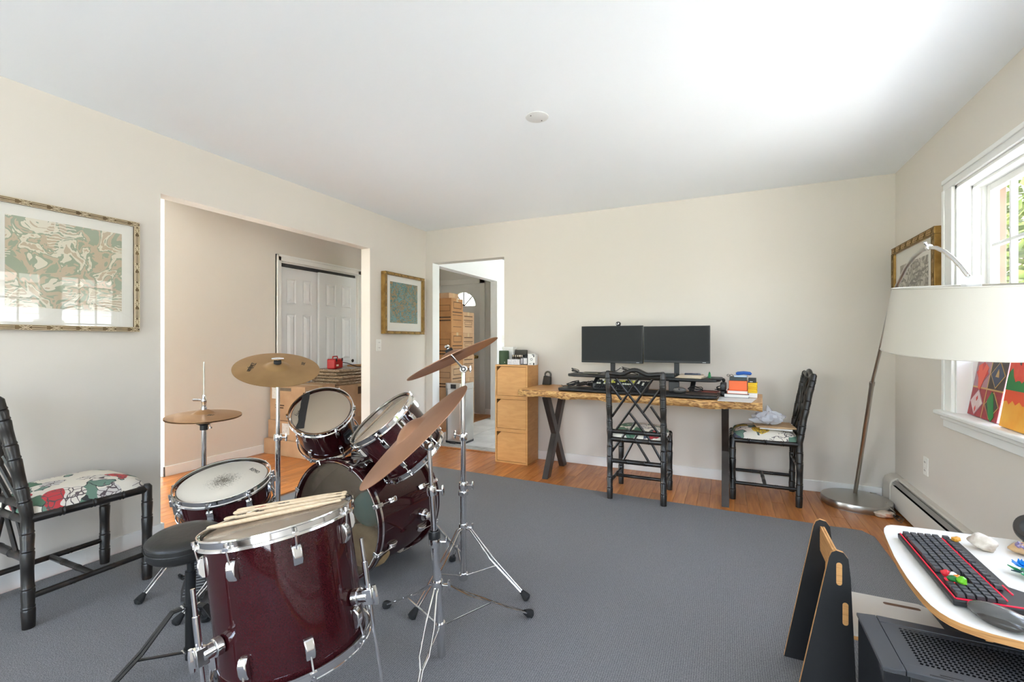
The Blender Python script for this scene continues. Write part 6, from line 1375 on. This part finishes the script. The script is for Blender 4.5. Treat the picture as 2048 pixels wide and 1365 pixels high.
# mouse on the white desk
mp_ = on_z(2003, 1236, TZ+.015); mrot = Matrix.Rotation(R(-40), 3, 'Z')
ms = thing('mouse', 'large dark grey gaming mouse on the white desk corner', 'mouse', (mp_.x, mp_.y, TZ))
b = MB(); b.ell((mp_.x, mp_.y, TZ+.017), (.062, .034, .022), 24, 14, mrot, fn=lambda p: 1-.12*max(0, p.x)); b.v = [(x, y, max(z, TZ+.0005)) for x, y, z in b.v]; part('shell', b, mat('mouse_shell', srgb(84, 84, 82), .22, coat=.4), ms)
b = MB(); b.ell((mp_.x-.012, mp_.y-.020, TZ+.013), (.040, .016, .013), 18, 10, mrot); part('thumb_rest', b, mat('mouse_dark', (.05, .045, .04), .3), ms)
b = MB(); b.ell(mrot @ V((.03, .006, 0))+V((mp_.x, mp_.y, TZ+.030)), (.016, .007, .006), 14, 8, mrot); part('scroll_wheel', b, chrome, ms)
# crystals, flower toy, speaker
g0 = on_z(1965, 1102, TZ); b = MB(); b.ell((g0.x+.002, g0.y+.010, TZ+.024), (.033, .026, .025), 26, 16, Matrix.Rotation(R(-30), 3, 'Z'), rocky(12, .13, 2.6)); b.v = [(x, y, max(z, TZ)) for x, y, z in b.v]
solid('geode', b, ramp_mat('geode_stone', [(.3, srgb(196, 182, 164)), (.5, srgb(222, 212, 198)), (.7, srgb(170, 150, 130))], scale=22, rough=.7, bump=.6), 'pale cream geode lump on the white desk', 'geode', angle=60)
a0 = on_z(2030, 1113, TZ); t = thing('amethyst', 'long purple amethyst slice with tan rind on the white desk', 'crystal', (a0.x, a0.y, TZ))
arot = Matrix.Rotation(R(18), 3, 'Z')
b = MB(); b.ell((a0.x+.052, a0.y+.03, TZ+.018), (.060, .027, .020), 26, 14, arot, rocky(5, .08, 2.4)); b.v = [(x, y, max(z, TZ)) for x, y, z in b.v]; part('rind', b, ramp_mat('amethyst_rind', [(.3, srgb(150, 126, 110)), (.5, srgb(206, 168, 120)), (.7, srgb(170, 150, 146))], scale=24, rough=.6, bump=.5), t, angle=60)
rd = random.Random(21); b = MB()
for k in range(60):
    c = V((a0.x+.052, a0.y+.022, TZ+.029))+arot @ V((rd.uniform(-.046, .046), rd.uniform(-.014, .014), 0)); d = V((rd.uniform(-.4, .4), rd.uniform(-.8, .1), 1)).normalized(); s_ = rd.uniform(.003, .006)
    b.tube([c, c+d*s_, c+d*s_*2], [s_, s_, .0003], 6)
part('crystals', b, mat('amethyst', srgb(92, 70, 120), .15, col2=srgb(160, 146, 176), scale=60, coat=.5), t, smooth=False)['kind'] = 'stuff'
f0 = on_z(2043, 1153, TZ); t = thing('flower_toy', 'blue lotus flower toy on green leaves on the white desk', 'toy', (f0.x, f0.y, TZ))
tb_ = mat('toy_blue', srgb(20, 130, 210), .3); tg = mat('toy_leaf', srgb(20, 140, 80), .3); td = mat('toy_dark', srgb(40, 70, 70), .4)
def petal(b, c, a, el, L_, w): 
    d = V((math.cos(a)*math.cos(el), math.sin(a)*math.cos(el), math.sin(el))); s = V((-math.sin(a), math.cos(a), 0)); n = d.cross(s)
    P = [c, c+d*L_*.45+s*w-n*.002, c+d*L_, c+d*L_*.45-s*w-n*.002]; b.prism(P, n*.0025)
for k in range(8): b = MB(); petal(b, V((f0.x+.004, f0.y+.006, TZ+.022)), k*math.pi/4, .5, .026, .008); part('petal', b, tb_, t, smooth=False)
for k in range(6): b = MB(); petal(b, V((f0.x+.004, f0.y+.006, TZ+.026)), k*math.pi/3+.3, 1.1, .02, .006); part('petal', b, tb_, t, smooth=False)
for k in range(5): b = MB(); petal(b, V((f0.x+.004, f0.y+.002, TZ+.012)), k*1.26+2.3, .1, .034, .007); part('leaf', b, td if k % 2 else tg, t, smooth=False)
for k in range(5): b = MB(); petal(b, V((f0.x+.012, f0.y-.026, TZ+.008)), k*1.26+.4, .25, .024, .008); part('leaf', b, tg, t, smooth=False)
s0 = on_z(2066, 1097, TZ); t = thing('desk_speaker', 'round black desk speaker with dark disc face', 'speaker', (s0.x, s0.y, TZ))
c = V((s0.x+.012, s0.y+.01, TZ+.055)); fdir = V((-.55, -.55, .35)).normalized()
b = MB(); b.ell(c, (.052, .052, .05), 28, 16); part('body', b, mat('speaker_shell', (.05, .052, .055), .35), t)
b = MB(); b.lathe([(0, .0), (.036, .0), (.040, -.008), (.040, -.02)], 32, c+fdir*.046, fdir); part('speaker_face', b, mat('speaker_face', (.03, .024, .02), .5), t)
b = MB(); b.cyl((s0.x+.012, s0.y+.01, TZ), (s0.x+.012, s0.y+.01, TZ+.012), .03, 20); part('foot', b, black_m, t)

# ================================================================ cartons in the hall and entry
kraft = mat('cardboard', srgb(180, 146, 112), .85, col2=srgb(194, 160, 126), scale=6, rand=.06)
kraft_o = mat('cardboard_orange', srgb(172, 124, 78), .8, col2=srgb(184, 136, 88), scale=6); tape_t = mat('packing_tape', srgb(190, 160, 118), .3)
prn = mat('box_print', srgb(80, 58, 40), .8); lbl = mat('shipping_label', srgb(226, 224, 218), .7, col2=srgb(190, 188, 186), scale=70, lo=.5, hi=.75)
def carton(label, x0, x1, y0, y1, z0, z1, mt=None, marks=(), group=None):
    t = thing('cardboard_box', label, 'cardboard box', ((x0+x1)/2, (y0+y1)/2, z0), group=group)
    b = MB(); b.box(x0, x1, y0, y1, z0, z1-.003); part('body', b, mt or kraft, t, bevel=.004)
    ym = (y0+y1)/2
    for a, c_ in ((y0, ym-.001), (ym+.001, y1)): b = MB(); b.box(x0, x1, a, c_, z1-.003, z1); part('flap', b, mt or kraft, t, bevel=.001)
    b = MB(); b.box(x0-.0006, x1+.0006, ym-.025, ym+.025, z1-.05, z1+.0006); part('tape', b, tape_t, t)
    for face, a0, a1, c0, c1, mm, nm in marks:          # fractions of the face
        b = MB(); za, zb = z0+(z1-z0)*c0, z0+(z1-z0)*c1
        if face == 'y': b.box(x0+(x1-x0)*a0, x0+(x1-x0)*a1, y0-.0008, y0, za, zb)
        else: b.box(x1, x1+.0008, y0+(y1-y0)*a0, y0+(y1-y0)*a1, za, zb)
        part(nm, b, mm, t)
    return t
def frame_marks(face, a0, a1, c0, c1, w=.012): return [(face, a0, a1, c0, c0+w, prn, 'printed_mark'), (face, a0, a1, c1-w, c1, prn, 'printed_mark'), (face, a0, a0+w, c0, c1, prn, 'printed_mark'), (face, a1-w, a1, c0, c1, prn, 'printed_mark')]
carton('wide low cardboard box at the bottom of the hall stack', -4.43, -3.82, 3.25, 3.75, 0, .160)
carton('cardboard box with shipping label above the wide low one', -4.41, -3.87, 3.285, 3.72, .1605, .353, marks=[('y', .40, .60, .28, .88, lbl, 'shipping_label')])
carton('tall cardboard box with printed lines on top of the hall stack', -4.40, -3.88, 3.30, 3.70, .3535, .717, marks=[('y', .06, .28, .62, .94, lbl, 'shipping_label'), ('y', .30, .62, .86, .95, mat('printed_tape', srgb(120, 108, 92), .5), 'printed_tape'), ('y', .16, .42, .42, .455, prn, 'printed_mark'), ('y', .16, .40, .35, .385, prn, 'printed_mark')])
carton('cardboard box standing on floor before the closet doors', -4.40, -3.88, 3.77, 4.36, 0, .36)
carton('cardboard box with dark square mark in front of closet doors', -4.40, -3.88, 3.77, 4.36, .3605, .690, marks=[('x', .46, .62, .64, .90, prn, 'printed_mark'), ('x', .70, .78, .2, .26, ink, 'printed_mark')])
carton('upright brown carton leaning behind the wrapped flat packs', -4.40, -3.93, 4.39, 4.70, 0, .885, mt=kraft_o)
wrap = ramp_mat('wrapped_brown', [(.35, srgb(120, 98, 76)), (.55, srgb(176, 152, 124)), (.72, srgb(206, 194, 176))], scale=16, rough=.25, dist=1.5, bump=.4, stretch=(1, 1, 4))
for k, lab in enumerate(('bottom shrink wrapped flat pack in the hall pile', 'second shrink wrapped flat pack up in the hall pile', 'middle shrink wrapped flat pack in the hall pile', 'second shrink wrapped flat pack from top of the hall pile', 'topmost shrink wrapped flat pack under the red case')):
    b = MB(RZ((k*37 % 5-2)*1.6, (-4.12, 4.06, 0))); o = .012*((k*7) % 3-1); b.box(-.21+o, .215+o, -.29+o*.8, .29+o, .691+k*.036, .691+k*.036+.033); solid('flat_pack', b, wrap, lab, 'package', bevel=.012, group='wrapped flat packs')
rz_ = thing('red_case', 'red plastic tool case on top of the wrapped packs', 'case', (-4.08, 3.83, .87)); redp = mat('red_plastic', srgb(190, 28, 36), .35)
RX = RZ(20, (-4.07, 3.88, .872))
b = MB(RX); b.box(-.05, .05, -.10, .10, 0, .115); part('body', b, redp, rz_, bevel=.014)
for k in (-1, 0, 1): b = MB(RX); b.box(.0505, .054, -.07+k*.0, -.02, .03, .05) if k == 0 else b.box(.05, .056, k*.07-.012, k*.07+.012, .085, .12); part('latch', b, black_m if k else paper, rz_, bevel=.001)
b = MB(RX); b.tube([(0, -.06, .112), (0, -.05, .14), (0, .05, .14), (0, .06, .112)], .007, 8); part('handle', b, redp, rz_)
b = MB(); b.tube([RX @ V((.03, .10, .07)), V((-4.02, 4.02, .93)), V((-3.95, 4.10, .885)), V((-3.93, 4.2, .879))], .0045, 8); part('cord', b, black_m, rz_)
b = MB(RZ(8, (-4.12, 4.06, 0))); b.box(-.12, .235, .10, .31, .6895, .6905); 
# entry stack
EX0, EX1 = -3.76, -3.30
rowsL = [(0, .42), (.4205, .86), (.8605, 1.306), (1.3065, 1.766)]
for k, (z0, z1) in enumerate(rowsL):
    mk = frame_marks('y', .55, .96, .62, .80)+[('y', .52, .98, .42, .46, prn, 'printed_mark'), ('y', .52, .98, .33, .37, prn, 'printed_mark')]+frame_marks('x', .18, .86, .70, .90, .02)+[('x', .10, .92, .58, .61, prn, 'printed_mark'), ('x', .10, .92, .50, .515, prn, 'printed_mark'), ('x', .15, .85, .36, .375, prn, 'printed_mark'), ('x', .15, .85, .16, .175, prn, 'printed_mark')]
    carton(('moving box at the bottom of the entry stack behind the bin', 'printed moving box second from the floor in the entry stack', 'orange brown moving box third up in the entry stack', 'orange brown moving box on top of entry stack by the fanlight')[k], EX0, EX1, 5.14, 5.44, z0, z1, mt=kraft_o if k > 1 else kraft, marks=mk, group='moving boxes in the entry')
carton('small shallow box lying on the tallest entry stack', EX0+.02, EX1-.05, 5.16, 5.40, 1.7665, 1.84, group='moving boxes in the entry')
for k, (z0, z1) in enumerate(((0, .33), (.3305, .66), (.6605, .99), (.9905, 1.30), (1.3005, 1.60))):
    mk = [('x', .15, .85, .78, .82, prn, 'printed_mark'), ('x', .12, .88, .60, .63, prn, 'printed_mark'), ('x', .2, .8, .3, .33, prn, 'printed_mark')]+frame_marks('x', .2, .8, .40, .55, .015)
    carton('%s moving box in the lower stack beside the front door' % ('lowest', 'second lowest', 'middle', 'fourth', 'topmost')[k], -3.82, -3.33, 5.47, 5.80, z0, z1, marks=mk, group='moving boxes in the entry')
# stainless bin
bn = thing('trash_can', 'tall stainless steel trash can just past the doorway', 'trash can', (-2.83, 4.59, .012))
def rrect(cx, cy, hx, hy, r, n=6):
    P = []
    for sx, sy, a0 in ((1, 1, 0), (-1, 1, 90), (-1, -1, 180), (1, -1, 270)):
        for k in range(n+1): a = R(a0+90*k/n); P.append((cx+sx*(hx-r)+r*math.cos(a), cy+sy*(hy-r)+r*math.sin(a)))
    return P
sst_ = mat('stainless', (.62, .60, .57), .22, 1.0)
b = MB(); b.prism([(x, y, .03) for x, y in rrect(-2.83, 4.59, .135, .13, .06)], (0, 0, .60)); part('body', b, sst_, bn)
b = MB(); b.prism([(x, y, .63) for x, y in rrect(-2.83, 4.59, .138, .133, .06)], (0, 0, .075)); lid = part('lid', b, sst_, bn, bevel=.006)
b = MB(); b.box(-2.87, -2.80, 4.452, 4.458, .64, .69); part('lid_sensor', b, black_m, lid, bevel=.004)
b = MB(); b.prism([(x, y, .009) for x, y in rrect(-2.83, 4.59, .138, .133, .06)], (0, 0, .022)); part('base_ring', b, black_m, bn)
b = MB(); b.box(-2.87, -2.79, 4.425, 4.46, .012, .022); part('step_pedal', b, black_m, bn, bevel=.003)
